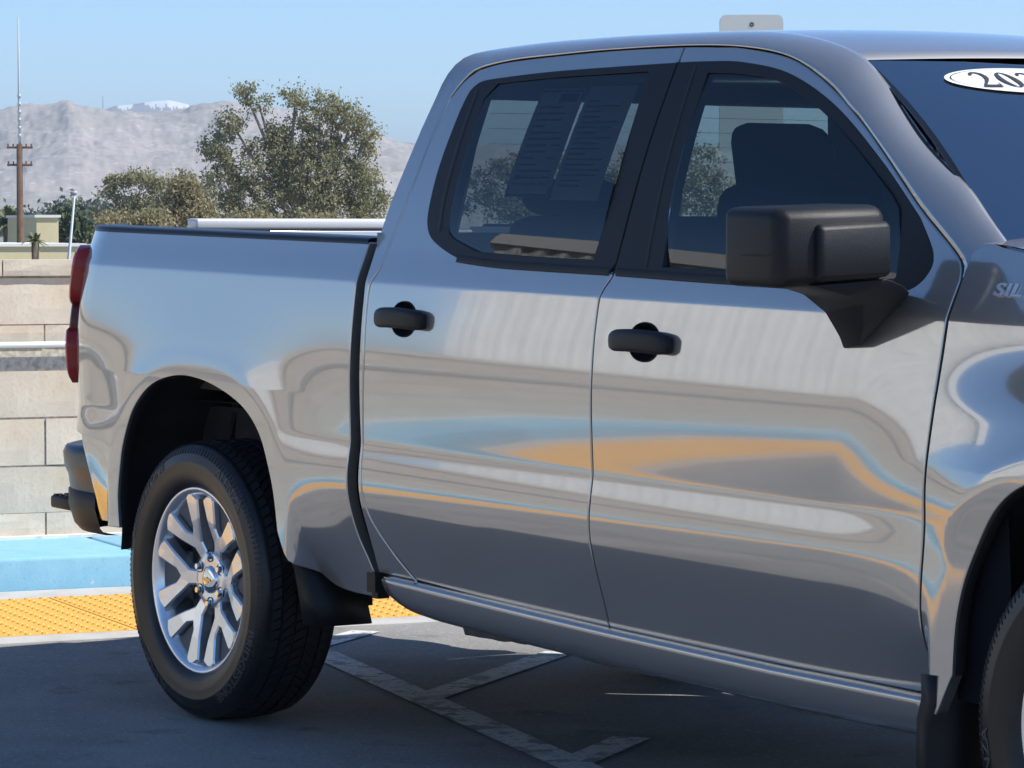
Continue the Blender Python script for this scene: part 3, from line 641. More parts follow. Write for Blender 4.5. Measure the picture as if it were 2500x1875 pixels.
for i in range(13):
    z = 1.785-i*.0165; xe = 1.50+r2.uniform(0, .09); L.append((1.445, xe, z, z+.0045))
    if r2.random() < .4: L.append((1.56, 1.60, z, z+.0045))
prints(L+[(1.445,1.475,1.60,1.612)], rdoor)
prints([(1.65, 1.70+r2.uniform(0, .11), 1.80-i*.0135, 1.8035-i*.0135) for i in range(17)], rdoor)

# ---- wheels
def lathe(prof, n=96, close=True):
    v = []; F = []; k = len(prof)
    for i in range(n):
        a = 2*math.pi*i/n
        for r, y in prof: v.append((r*math.cos(a), y, r*math.sin(a)))
    for i in range(n):
        for j in range(k-1): F.append((i*k+j, i*k+j+1, ((i+1) % n)*k+j+1, ((i+1) % n)*k+j))
    return v, F
# wheel frame: origin at the rim lip plane centre, outward = -Y
def face_y(r): return float(np.interp(r, [0, .05, .08, .12, .18, .24, .26], [.050, .050, .046, .036, .020, .010, .008]))
def spoke_poly(poly, rot, top=0., drop=.035, ch=.005):
    pl = np.array(ccw(poly), float); ca, sa = math.cos(rot), math.sin(rot)
    inn = offset(pl, ch); P2, T = triangulate([inn], .02, .02)
    def pt(p, dy): r = math.hypot(*p); return (p[0]*ca-p[1]*sa, face_y(r)+top+dy, p[0]*sa+p[1]*ca)
    mb = MB(); mb.add([pt(p, 0) for p in P2], T)
    n = len(pl)
    for i in range(n):
        j = (i+1) % n
        mb.add([pt(inn[i], 0), pt(inn[j], 0), pt(pl[j], ch*.9), pt(pl[i], ch*.9)], [(0,1,2,3)])
        mb.add([pt(pl[i], ch*.9), pt(pl[j], ch*.9), pt(pl[j], drop), pt(pl[i], drop)], [(0,1,2,3)])
    return mb
def dens(P, step=.012):
    o = []; n = len(P)
    for i in range(n):
        a, b = np.array(P[i]), np.array(P[(i+1) % n]); k = max(1, int(np.linalg.norm(b-a)/step)); o += [tuple(a+(b-a)*q/k) for q in range(k)]
    return o
def make_wheel():
    rv, rf = lathe([(.262,.19),(.245,.185),(.238,.12),(.240,.06),(.246,.028),(.252,.014),(.258,.008),(.266,.002),(.272,0),(.276,.003),(.277,.010),(.270,.02)], 120)
    wh = mesh('wheel', rv, rf, M['rim'], truck, True)
    arm = dens([(.058,-.020),(.112,-.024),(.148,-.054),(.214,-.106),(.240,-.088),(.252,-.066),(.248,-.050),(.168,-.020),(.152,0),(.168,.020),(.248,.050),(.252,.066),(.240,.088),(.214,.106),(.148,.054),(.112,.024),(.058,.020)])
    sm_ = spoke_poly(arm, 0); pm_ = spoke_poly(dens([(.154,-.006),(.170,-.016),(.250,-.046),(.255,0),(.250,.046),(.170,.016),(.154,.006)]), 0, .020, .03, .003)
    s0 = sm_.build('spoke', M['rim'], wh); q0 = pm_.build('spoke_pocket', M['rim_dark'], wh)
    for k in range(1, 6):
        for src in (s0, q0):
            c_ = src.copy(); COL.objects.link(c_); c_.parent = wh; c_.rotation_euler = (0, k*math.pi/3, 0)
    v, f = lathe([(.005,.046),(.06,.046),(.078,.043),(.085,.05),(.085,.10)], 48); mesh('hub', v, f, M['rim'], wh, True)
    v, f = lathe([(.001,.034),(.020,.0345),(.034,.037),(.040,.041),(.042,.050)], 40); hc = mesh('hub_cap', v, f, M['chrome'], wh, True)
    e = [(-.022,-.004),(-.008,-.004),(-.006,-.0085),(.006,-.0085),(.008,-.004),(.022,-.004),(.018,.004),(.006,.004),(.004,.0085),(-.008,.0085),(-.010,.004),(-.026,.004)]
    P2, T = triangulate([np.array(ccw(e))], 9, 9); mesh('cap_emblem', [(p[0], .0325, p[1]) for p in P2], T, M['gold'], wh)
    v, f = lathe([(.001,.024),(.0085,.024),(.011,.028),(.011,.055)], 6); lv, lf_ = v, f
    cv, cf = lathe([(.0185,.0395),(.016,.0405),(.0145,.05),(.0145,.058)], 16)
    for k in range(6):
        a = math.pi/6+k*math.pi/3; dx, dz = .0698*math.cos(a), .0698*math.sin(a)
        mesh('lug_seat', [(x+dx, y+.004, z+dz) for x, y, z in cv], cf, M['steel'], wh, True); mesh('lug_nut', [(x+dx, y+.008, z+dz) for x, y, z in lv], lf_, M['chrome'], wh)
    v, f = lathe([(.10,.085),(.10,.075),(.175,.075),(.175,.095),(.10,.095)], 64); mesh('brake_disc', v, f, M['steel'], wh, True)
    mb = MB(); mb.box((-.20,.06,-.07),(-.13,.12,.07)); mb.build('brake_caliper', M['steel'], wh)
    v, f = lathe([(.0,.13),(.235,.13)], 40); mesh('back_plate', v, f, M['under'], wh)
    # tyre; centre of its width lies .117 m inboard of the rim lip
    c = .117
    half = [(.268,.108),(.274,.118),(.285,.126),(.300,.133),(.325,.139),(.345,.1385),(.348,.1395),(.352,.138),(.372,.134),(.388,.127),(.398,.119),(.404,.110),(.404,.09)]
    prof = [(r, c-y) for r, y in half]+[(r, c+y) for r, y in half[::-1]]
    v, f = lathe(prof, 128); ty = mesh('tyre', v, f, M['tyre'], wh, True)
    tb = MB(); NB = 84
    ribs = [(-.108,-.072,.55,.010),(-.064,-.026,1.0,.0),(-.018,.018,.5,.0),(.026,.064,-1.0,.0),(.072,.108,-.55,.010)]
    for bi, (y0, y1, slant, sag) in enumerate(ribs):
        for i in range(NB):
            a0 = 2*math.pi*i/NB; g = .10*2*math.pi/NB; w_ = 2*math.pi/NB; pts = []
            for (yy, aa) in ((y0, a0+g), (y0, a0+w_-g), (y1, a0+w_-g+slant*w_), (y1, a0+g+slant*w_)): pts.append((yy, aa))
            q = []
            for dr in (-.012, .0):
                for yy, aa in pts:
                    e_ = max(0, (abs(yy)-.085)/.023); r = .412+dr-sag*e_*e_*.9-.0015*abs(yy)/.1
                    q.append((r*math.cos(aa), c+yy, r*math.sin(aa)))
            tb.add(q, [(4,5,6,7),(0,1,5,4),(1,2,6,5),(2,3,7,6),(3,0,4,7)])
        # thin circumferential bridge so the ribs read as blocks, not studs
    tr = tb.build('tread', M['tread'], wh)
    # shoulder ribs on the sidewall
    sb = MB()
    for i in range(150):
        a = 2*math.pi*i/150; d = .012
        q = [(r*math.cos(a+t), c-y, r*math.sin(a+t)) for r, y in ((.375,.1335),(.392,.125)) for t in (-d*.5, d*.5)]; q2 = [(x, y-.0012, z) for x, y, z in q]
        sb.add(q2+q, [(0,1,3,2),(0,4,5,1),(1,5,7,3),(3,7,6,2),(2,6,4,0)])
    sbo = sb.build('sidewall_ribs', M['tread'], wh)
    # raised lettering round the sidewall, read from outside
    def arc_text(s, mid, size, r0):
        v, f = text_mesh(s, size, .0015, .0008); xs_ = [p[0] for p in v]; x0, x1 = min(xs_), max(xs_)
        o = []
        for x, y, z in v:
            a = mid-(x-(x0+x1)/2)*1.25/r0; r = r0+y; yy = float(np.interp(r, [h[0] for h in half], [h[1] for h in half])); o.append((r*math.cos(a), c-yy-.0006-max(z, 0)*.9, r*math.sin(a)))
        mesh('tyre_lettering', o, f, M['letter'], wh)
    arc_text('ALENZA', math.radians(52), .036, .352); arc_text('BRIDGESTONE', math.radians(-42), .036, .352)
    arc_text('BRIDGESTONE', math.radians(140), .036, .352); arc_text('ALENZA', math.radians(232), .036, .352)
    prop(tr, kind='stuff'); prop(sbo, kind='stuff')
    return wh
wheel = make_wheel(); wheel.location = (0, -.985, .4105)
def wheel_copy(loc, ry, flip):
    c = wheel.copy(); COL.objects.link(c); c.location = loc; c.rotation_euler = (0, ry, math.pi if flip else 0)
    for ch in wheel.children: d = ch.copy(); COL.objects.link(d); d.parent = c
    return c
wheel_copy((3.745, -.985, .4105), .62, False); wheel_copy((0, .985, .4105), .3, True); wheel_copy((3.745, .985, .4105), .9, True)

for o in MIRROR: 
    c = mirror_copy(o, truck)
    for ch in list(c.children):
        if ch.name.startswith(('model_lettering', 'sticker_print', 'window_sticker')): bpy.data.objects.remove(ch)

# ================================================================== THE PLACE
WA = math.radians(11)                                 # wall runs 11 degrees off the truck's cross axis
UN = Vector((math.cos(WA), -math.sin(WA), 0)); VN = Vector((math.sin(WA), math.cos(WA), 0))
def uv(u, v, z=0.): p = UN*u+VN*v; return Vector((p.x, p.y, z))
RZ = math.atan2(UN.y, UN.x)
M['asphalt'] = mat('asphalt', (.25, .243, .23), .88, 0, .3, noise=[(1.3, (.18,.176,.17), .42, .66), (.45, (.32,.31,.295), .5, .7), (3.2, (.13,.127,.122), .58, .70), (45, (.40,.39,.37), .56, .70), (75, (.10,.10,.10), .56, .70)], bump=(130, .6, .006))
M['line'] = mat('road_paint', (.62, .61, .58), .8, noise=[(9, (.26,.255,.24), .52, .58), (45, (.28,.27,.26), .55, .62), (2.2, (.28,.27,.26), .57, .68)], bump=(160, .3, .003))
M['earth'] = mat('dry_earth', (.26, .23, .17), .95, noise=[(.02, (.15,.16,.09), .4, .65), (.3, (.32,.28,.2), .45, .7)])
M['block'] = mat('split_face_block', (.60, .52, .42), .92, 0, .2, noise=[(7, (.66,.585,.475), .40, .65), (3, (.60,.49,.36), .50, .72), (60, (.52,.46,.37), .52, .72)], bump=(60, .25, .004), rand=.08)
M['block_dark'] = mat('brown_block', (.30, .25, .20), .92, 0, .2, noise=[(6, (.38,.33,.28), .45, .65), (2.2, (.24,.19,.15), .5, .7)], bump=(48, .4, .006), rand=.06)  # darker, browner blocks for the one course set slightly back
M['mortar'] = mat('mortar', (.58, .53, .45), .95, noise=(40, (.34,.31,.26), .4, .65))
M['blue'] = mat('blue_kerb_paint', (.20, .43, .58), .7, 0, .4, noise=[(9, (.24,.47,.62), .4, .7), (40, (.15,.35,.50), .58, .75), (16, (.52,.55,.54), .66, .70)], bump=(90, .25, .003))
M['kerb_white'] = mat('white_kerb_line', (.72, .72, .70), .8, noise=(20, (.5,.49,.46), .5, .7))
M['concrete'] = mat('pale_concrete', (.48, .47, .44), .9, noise=[(6, (.40,.39,.36), .45, .7)], bump=(120, .25, .003))
M['tactile'] = mat('yellow_tactile', (.72, .38, .075), .7, 0, .4, noise=[(5, (.70,.39,.08), .42, .7), (60, (.60,.34,.09), .6, .75)], rand=.04)
M['pipe'] = mat('galvanised_pipe', (.72, .73, .72), .45, .3)

# ---- ground
lot = mesh('parking_lot', [uv(-4.45, -70), uv(90, -70), uv(90, 70), uv(-4.45, 70)], [(0, 1, 2, 3)], M['asphalt']); prop(lot, 'dark grey asphalt parking lot surface under the truck', 'ground', kind='structure')
lot['kind'] = 'structure'
LOW = -4.0
tn = 60; P = []
for r in [0, 8, 20, 45, 90, 160, 260, 400, 700, 1200, 2000, 3200, 5000, 9400]:
    P.append([(math.cos(a)*r, math.sin(a)*r, LOW-.0*r) for a in np.linspace(0, 2*math.pi, tn)])
ter = grid('terrain', P, M['earth']); prop(ter, 'dry valley floor beyond the block wall', 'terrain', kind='structure')
# painted stall line and hatch of the access aisle (4 mm above the asphalt)
def paint_line(a, b, wdt, z=.004, parent=lot, name='painted_line', m='line'):
    a, b = Vector((*a, 0)), Vector((*b, 0)); t = (b-a).normalized(); n = Vector((-t.y, t.x, 0))*wdt/2
    return mesh(name, [(*((a+n).xy), z), (*((a-n).xy), z), (*((b-n).xy), z), (*((b+n).xy), z)], [(0, 1, 2, 3)], M[m], parent)
LD = Vector((.961, -.276)); L0 = Vector((-1.09, .115))
paint_line(L0+LD*(-.75), L0+LD*7.0, .115)
HD = Vector((-.56, .83)).normalized()
for k in range(-1, 4):
    s0 = L0+LD*(1.16+k*1.33); paint_line(s0+HD*.02, s0+HD*(1.75 if k == 0 else .50), .11, .0045)
L1 = L0+Vector((.276, .961))*1.5; paint_line(L1+LD*(-.75), L1+LD*7, .115)

# ---- kerb, painted blue, with a white lip where it meets the wall
kerb = empty('kerb', uv(-3.38, 0), RZ); prop(kerb, 'blue painted concrete kerb along the foot of the block wall', 'kerb')
def ubox(name, u0, u1, v0, v1, z0, z1, m, parent, r=.012):
    o = bevel_box(name, (u0, v0, z0), (u1, v1, z1), r, m, parent, 3, None); return o
for i in range(-9, 6): ubox('kerb_length', -.80, 0, i*3.0+.003, i*3.0+2.997, -.05, .14, M['blue'], kerb, .018)
mb = MB(); mb.box((-.80, -27, .139), (-.735, 18, .152)); mb.build('wall_footing', M['kerb_white'], kerb)
mb = MB(); mb.box((0.002, -27, -.05), (.268, 18, .006)); mb.build('gutter_strip', M['concrete'], kerb)
# sunlit ground past the tactile paving, its brightness put in as paler colour
mb = MB(); mb.box((1.43, -27, -.05), (1.62, 18, .0055)); mb.build('sunlit_strip', M['concrete'], kerb)

# ---- tactile paving: tiles with truncated domes
def tile_mesh(Lu, Lv):
    mb = MB(); g = .004
    mb.box((g, g, -.03), (Lu-g, Lv-g, .006))
    nu, nv = int(Lu/.06), int(Lv/.06)
    for i in range(nu):
        for j in range(nv):
            cx, cy = (i+.5)*Lu/nu, (j+.5)*Lv/nv; n = 7; r0, r1 = .0155, .010
            q = [(cx+r*math.cos(2*math.pi*k/n), cy+r*math.sin(2*math.pi*k/n), z) for r, z in ((r0, .0055), (r1, .0115)) for k in range(n)]
            mb.add(q, [(k, (k+1) % n, n+(k+1) % n, n+k) for k in range(n)]+[tuple(range(n, 2*n))])
    me = bpy.data.meshes.new('tactile_tile'); me.from_pydata(mb.v, [], mb.f); me.materials.append(M['tactile']); return me
tact = empty('tactile_paving', uv(-3.11, 0), RZ); prop(tact, 'yellow tactile paving strip with raised domes beside the blue kerb', 'tactile paving')
TM = tile_mesh(.58, .61)
for j in range(-34, 16):
    for i in range(2):
        o = link('tactile_tile', TM, tact); o.location = (i*.58, j*.61+.14, 0)

# ---- block wall
wall = empty('block_wall', uv(-4.16, 0), RZ); prop(wall, 'tan concrete block wall with capped top behind the truck', 'wall')
def block_mesh(h, seed, L=.398, d=.19, bump_=.0022):
    r = random.Random(seed); bm = bmesh.new(); nx, nz = 6, 3
    v = [[bm.verts.new(((r.uniform(-.4, 1)*bump_ if 0 < i < nx and 0 < j < nz else r.uniform(-1, 0)*.003), L*i/nx, h*j/nz)) for i in range(nx+1)] for j in range(nz+1)]
    b = [[bm.verts.new((-d, L*i/nx, h*j/nz)) for i in (0, nx)] for j in (0, nz)]
    for j in range(nz):
        for i in range(nx): bm.faces.new((v[j][i], v[j][i+1], v[j+1][i+1], v[j+1][i]))
    bm.faces.new([v[nz][i] for i in range(nx+1)]+[b[1][1], b[1][0]]); bm.faces.new([v[0][i] for i in range(nx, -1, -1)]+[b[0][0], b[0][1]])
    bm.faces.new([v[j][nx] for j in range(nz+1)][::1]+[b[1][1], b[0][1]]); bm.faces.new([v[j][0] for j in range(nz, -1, -1)]+[b[0][0], b[1][0]])
    bmesh.ops.recalc_face_normals(bm, faces=bm.faces)
    me = bpy.data.meshes.new('block'); bm.to_mesh(me); bm.free(); return me
def meshes(h, m, n=5, **k):
    o = [block_mesh(h, i*7+int(h*1000), **k) for i in range(n)]
    for me in o: me.materials.append(m)
    return o
full = meshes(.193, M['block']); half = meshes(.093, M['block']); dark = meshes(.088, M['block_dark'], bump_=.002); capm = meshes(.066, M['block'], L=.400, d=.235, bump_=.003)
courses = [(.152, 'h', 0), (.247, 'f', .5), (.448, 'f', 0), (.650, 'f', .5), (.852, 'd', .25), (.942, 'h', 0), (1.040, 'f', .5)]
NV0, NV1 = -17, 8
rest = MB()
def add_block(me, u, v, z, near):
    if near:
        o = link('block', me, wall); o.location = (u, v, z)
    else: rest.add([(p.co.x+u, p.co.y+v, p.co.z+z) for p in me.vertices], [tuple(f.vertices) for f in me.polygons])
rb = random.Random(11)
for z, k, ph in courses:
    for j in range(-64, 40):
        v = (j+ph)*.406+.235; near = NV0 <= j < NV1
        lib = {'h': half, 'f': full, 'd': dark}[k]; u = {'h': 0, 'f': 0, 'd': -.022}[k]+rb.uniform(-.003, .003)
        add_block(rb.choice(lib), u, v, z, near)
for j in range(-64, 40): add_block(rb.choice(capm), .018, j*.406+.05, 1.243, NV0 <= j < NV1)
o = rest.build('far_blocks', M['block'], wall); prop(o, kind='stuff')
mb = MB(); mb.box((-.185, -26, LOW), (-.009, 16.2, 1.243)); mb.build('mortar', M['mortar'], wall)
pipe = empty('conduit_pipe', uv(-4.13, 0), RZ); prop(pipe, 'thin pale metal conduit pipe running along the block wall', 'pipe')
mb = MB(); mb.tube([(0, -24, .955), (0, 14, .955)], .013, 12); mb.build('tube', M['pipe'], pipe, True)
for i in range(-12, 7):
    mb = MB(); mb.tube([(0, i*2.0+.45, .955), (0, i*2.0+.53, .955)], .019, 12); mb.box((-.035, i*2.0+.48, .915), (.004, i*2.0+.505, .955)); mb.build('pipe_coupling', M['pipe'], pipe, True)

# ---- white ribbed warehouse beyond the wall, out of frame to the left: what the doors and windows mirror
M['siding'] = mat('white_siding', (.80, .80, .78), .5, 0, .4, noise=(.8, (.58,.58,.56), .4, .7))
wd = Vector((.60, -.80, 0)); wn = Vector((.80, .60, 0)); W0 = Vector((-23.4, -17.2, LOW))
wh_b = empty('warehouse', W0, math.atan2(wd.y, wd.x)); prop(wh_b, 'white ribbed metal warehouse beyond the wall, mirrored in the truck doors', 'building')
def rib_panel():
    mb = MB(); n = 3; L = 1.2; H = 11.2
    for i in range(n):
        x = i*L/n; p = [(x, 0), (x+.09, 0), (x+.20, .16), (x+.29, .16), (x+L/n, 0)]
        for (a, b), (c, d) in zip(p, p[1:]): mb.add([(a, b, 0), (c, d, 0), (c, d, H), (a, b, H)], [(0, 1, 2, 3)])
    me = bpy.data.meshes.new('siding_panel'); me.from_pydata(mb.v, [], mb.f); me.materials.append(M['siding']); return me
RP = rib_panel()
for i in range(26): o = link('siding_panel', RP, wh_b); o.location = (i*1.2, 0, 0)
mb = MB(); mb.box((-.1, -14, 0), (31.3, -.02, 11.2)); mb.build('building_mass', M['siding'], wh_b)
mb = MB(); mb.box((-.25, -14.1, 11.2), (31.45, .28, 11.9)); mb.build('parapet', mat('white_parapet', (.80,.80,.78), .6), wh_b)

# ---- vegetation
M['leaf'] = mat('eucalyptus_leaf', (.33, .31, .19), .6, 0, .3, noise=[(.35, (.40,.35,.22), .42, .62), (.9, (.22,.23,.14), .48, .66)])
M['leaf_b'] = mat('dusty_leaf', (.36, .32, .19), .65, 0, .3, noise=[(.4, (.42,.35,.22), .42, .62), (1.1, (.25,.24,.14), .48, .66)])
M['leaf_far'] = mat('distant_leaf', (.07, .095, .05), .7, 0, .3, noise=(.2, (.10,.12,.06), .4, .65))
M['bark'] = mat('pale_bark', (.36, .30, .24), .9, noise=(6, (.22,.17,.13), .45, .65))
M['palm_leaf'] = mat('palm_leaf', (.10, .13, .05), .6, noise=(2, (.15,.16,.07), .4, .65))
M['palm_trunk'] = mat('palm_trunk', (.17, .12, .08), .95, noise=(12, (.10,.075,.05), .45, .6))
for _k, _c in (('leaf', (.30, .30, .13)), ('leaf_b', (.34, .30, .15))):
    _t = M[_k].node_tree; _tl = _t.nodes.new('ShaderNodeBsdfTranslucent'); _tl.inputs[0].default_value = (*_c, 1); _mx = _t.nodes.new('ShaderNodeMixShader'); _mx.inputs[0].default_value = .42
    _t.links.new(_t.nodes['Principled BSDF'].outputs[0], _mx.inputs[1]); _t.links.new(_tl.outputs[0], _mx.inputs[2]); _t.links.new(_mx.outputs[0], _t.nodes['Material Output'].inputs[0])
PXM = 7270.69   # focal length in the units the lobes were measured in
def tree(name, label, cat, d, lobes, base_lat, base_z, n_clump, leaf, mleaf, seed, group=None, trunk_r=.25, per=34, droop=.5, depth=.8):
    """lobes: (across, up, half width, half height) in metres relative to the viewpoint line, all at distance d"""
    r = np.random.default_rng(seed); t = empty(name, cw(base_lat, d, base_z)); prop(t, label, cat, group); org = t.location.copy()
    vol = np.array([l[2]*l[3] for l in lobes]); vol /= vol.sum(); V = []; F = []; cl = []
    for i in range(n_clump):
        l = lobes[r.choice(len(lobes), p=vol)]
        while True:
            q = r.uniform(-1, 1, 3)
            if q@q < 1 and q@q > .08: break
        p = cw(l[0]+q[0]*l[2], d+q[1]*(l[2]*.5+l[3]*.5)*depth, l[1]+q[2]*l[3])-org; cl.append(p)
        cr = r.uniform(.45, 1.15)*max(leaf, .17)*2.3
        k = int(per*r.uniform(.5, 1.4)); c = r.normal(0, 1, (k, 3))*cr*np.array([.62, .62, .55])+np.array(p)
        for q in c:
            a = r.normal(0, 1, 3); a[2] -= droop*1.5; a /= np.linalg.norm(a); b = np.cross(a, r.normal(0, 1, 3)); b /= np.linalg.norm(b)
            L = leaf*r.uniform(.6, 1.3); W = L*.30; m0 = len(V)
            V += [q-a*L*.5, q+b*W, q+a*L*.5, q-b*W]; F.append((m0, m0+1, m0+2, m0+3))
    mesh('crown', V, F, mleaf, t)
    mb = MB(); hz = min(l[1] for l in lobes)-base_z; top = max(l[1] for l in lobes)-base_z
    fork = Vector((0, 0, hz*.75)); mb.tube([(0, 0, -.3), fork*.5+Vector((.1, 0, 0)), fork], [trunk_r, trunk_r*.85, trunk_r*.7], 9)
    for l in lobes:
        e = cw(l[0], d, l[1])-org; m1 = fork.lerp(e, .5)+Vector(r.normal(0, .25, 3)); mb.tube([fork, m1, e], [trunk_r*.55, trunk_r*.3, trunk_r*.08], 7)
        for _ in range(4):
            p = cl[r.integers(len(cl))]
            if (p-e).length < (l[2]+l[3])*1.1: mb.tube([m1.lerp(e, .5), p], [trunk_r*.14, trunk_r*.03], 5)
    mb.build('trunk', M['bark'], t, True); return t
def lob(d, l): s = d/PXM; return [((x-1106)*s, 1.444+(492-y)*s, a*s, b*s) for x, y, a, b in l]
tree('eucalyptus_tree', 'tall olive eucalyptus tree with sparse upper branches behind the wall', 'tree', 160, lob(160, [(640,440,170,60),(560,365,80,65),(700,380,90,70),(620,335,60,45),(532,205,40,26),(560,225,26,20),(640,210,46,20),(692,232,52,34),(760,262,30,38),(790,300,26,40),(505,272,36,30),(470,330,38,40),(780,395,46,60),(700,310,60,42),(600,290,30,30),(480,420,60,60),(800,450,45,45),(655,275,40,20)]),
     -9.6, LOW, 760, .15, M['leaf'], 3, trunk_r=.42, per=58)
tree('screened_tree', 'dark olive tree hidden behind the cab, showing through its windows', 'tree', 150, lob(150, [(1000,420,70,60),(1120,400,80,80),(1250,390,90,80),(1380,400,80,80),(1500,380,60,90),(1560,430,40,50),(1180,450,150,40),(1420,450,120,40)]), 3.0, LOW, 520, .16, M['leaf'], 21, None, .3, 46)
tree('leaning_bush', 'brownish green bushy tree left of the tall eucalyptus', 'tree', 140, lob(140, [(395,420,36,38),(385,465,50,40),(430,470,40,40),(400,395,20,18)]), -13.6, LOW, 330, .16, M['leaf_b'], 5, 'smaller trees behind the wall', .16, 36)
tree('spreading_tree', 'flat topped thin tree with open gaps near the antenna pole', 'tree', 175, lob(175, [(262,392,34,16),(305,388,40,14),(345,402,34,18),(235,420,22,18),(300,440,50,22),(350,450,40,30),(260,470,60,26)]), -19.0, LOW, 330, .17, M['leaf'], 6, 'smaller trees behind the wall', .18, 24)
tree('roadside_shrub', 'dusty shrub just above the truck box rail', 'shrub', 130, lob(130, [(250,482,40,14),(330,478,40,22),(540,484,60,16),(700,486,60,14)]), -13.0, LOW, 200, .15, M['leaf_b'], 8, None, .1, 34)
far_l = [(x, 478-abs(math.sin(x*.05))*14, 34, 17) for x in range(150, 440, 34)]+[(x, 486, 40, 14) for x in range(-60, 170, 40)]
ft = tree('far_treeline', 'hazy dark green line of far trees below the hills', 'trees', 620, lob(620, far_l), -70, LOW, 700, 1.0, M['leaf_far'], 9, None, .3, 20); prop(ft, kind='stuff')
tree('round_tree', 'small dark round tree beside the pale yellow building', 'tree', 150, lob(150, [(155,500,22,24),(150,470,14,14),(175,515,18,20)]), -19.7, LOW, 120, .24, M['leaf_far'], 10, 'smaller trees behind the wall', .15, 30)
def palm(label, lat, d, zt, nf, fl, tr, seed):
    r = random.Random(seed); t = empty('palm_tree', cw(lat, d, LOW)); prop(t, label, 'palm tree', 'palm trees'); h = zt-LOW
    mb = MB(); mb.tube([(0, 0, -.2), (.05, 0, h*.5), (0, 0, h)], [tr*1.1, tr, tr*1.25], 10); mb.build('trunk', M['palm_trunk'], t, True)
    mb = MB()
    for i in range(nf):
        a = 2*math.pi*i/nf+r.uniform(-.2, .2); el = r.uniform(-.5, 1.25); L = fl*r.uniform(.75, 1.1); pts = []
        for k in range(9):
            s = k/8; rr = L*s*math.cos(el)*(1-.12*s); zz = L*s*math.sin(el)-L*.55*s*s*(1.1-.3*el); pts.append(Vector((math.cos(a)*rr, math.sin(a)*rr, h+zz)))
        mb.tube(pts, .012*fl, 4)
        for k in range(1, 9):
            p = pts[k]; tg_ = (pts[k]-pts[k-1]).normalized(); sd = tg_.cross(Vector((0, 0, 1))).normalized()
            for s in (1, -1):
                for q in range(3):
                    b0 = pts[k-1].lerp(p, q/3); e = b0+(sd*s*.75+tg_*.6+Vector((0, 0, -.35))).normalized()*L*.26*(1.15-k/9); mb.add([b0-tg_*.02*L, b0+tg_*.02*L, e], [(0, 1, 2)])
    mb.build('fronds', M['palm_leaf'], t); return t
palm('large hazy palm with drooping fronds behind the wooden pole', (22-1106)*135/PXM, 135, 1.444+(492-500)*135/PXM+.3, 30, 1.3, .22, 1)
palm('small young palm in front of the pale yellow building', (77-1106)*105/PXM, 105, 1.444+(492-522)*105/PXM, 24, .55, .10, 2)

# ---- wooden pole with cross arms and a tall whip antenna
M['wood'] = mat('weathered_pole', (.13, .075, .045), .9, noise=[(3, (.08,.05,.035), .45, .65)], bump=(25, .4, .01))
M['mast'] = mat('pale_mast', (.42, .46, .50), .6, .2)
d = 120; s = d/PXM; up_ = empty('utility_pole', cw((45-1106)*s, d, LOW)); prop(up_, 'brown wooden utility pole with two cross arms and a tall thin antenna', 'utility pole')
H = 1.444+(492-312)*s-LOW
mb = MB(); mb.tube([(0, 0, -.3), (-.02, 0, H)], [.15, .105], 12); mb.build('pole', M['wood'], up_, True)
for zz, wdt in ((H-.12, .46), (H-.74, .45)):
    mb = MB(); a = RT*wdt; mb.tube([-a+Vector((0, 0, zz)), a+Vector((0, 0, zz))], .045, 6)
    for q in (-.9, -.5, .5, .9): mb.tube([a*q+Vector((0, 0, zz)), a*q+Vector((0, 0, zz+.13))], .03, 6)
    mb.build('cross_arm', M['wood'], up_)
mb = MB(); mb.tube([(0, 0, H), RT*-.02+Vector((0, 0, H+1.6)), RT*-.02+Vector((0, 0, H+4.5))], [.05, .04, .022], 8)
for k in range(6): mb.tube([RT*-.01+Vector((0, 0, H+.25+k*.28)), RT*-.01+Vector((0, 0, H+.36+k*.28))], .065, 8)
mb.build('antenna_mast', M['mast'], up_, True)
mb = MB(); mb.tube([Vector((0, 0, H-.3)), RT*.20+Vector((0, 0, H-.9)), RT*.16+Vector((0, 0, H-1.6))], .012, 5); mb.build('guy_wire', M['mast'], up_)
d = 95; s = d/PXM; lp = empty('lamp_post', cw((143-1106)*s, d, LOW)); prop(lp, 'slim grey leaning lamp post right of the wooden pole', 'lamp post')
zt = 1.444+(492-418)*s-LOW; top_ = RT*(20*s); mb = MB(); mb.tube([(-.3*RT.x*0, 0, -.2), RT*(-4*s)+Vector((0, 0, zt*.5)), top_+Vector((0, 0, zt))], [.07, .06, .03], 10); mb.build('post', M['mast'], lp, True)
mb = MB(); mb.tube([top_+Vector((0, 0, zt))-RT*.10, top_+Vector((0, 0, zt+.02))+RT*.06], .045, 8); mb.build('lamp_head', M['mast'], lp, True)
mb = MB(); mb.box((-.22, -.2, 3.6), (.12, .2, 4.45)); mb.build('equipment_box', mat('grey_box', (.3,.31,.32), .6), lp)

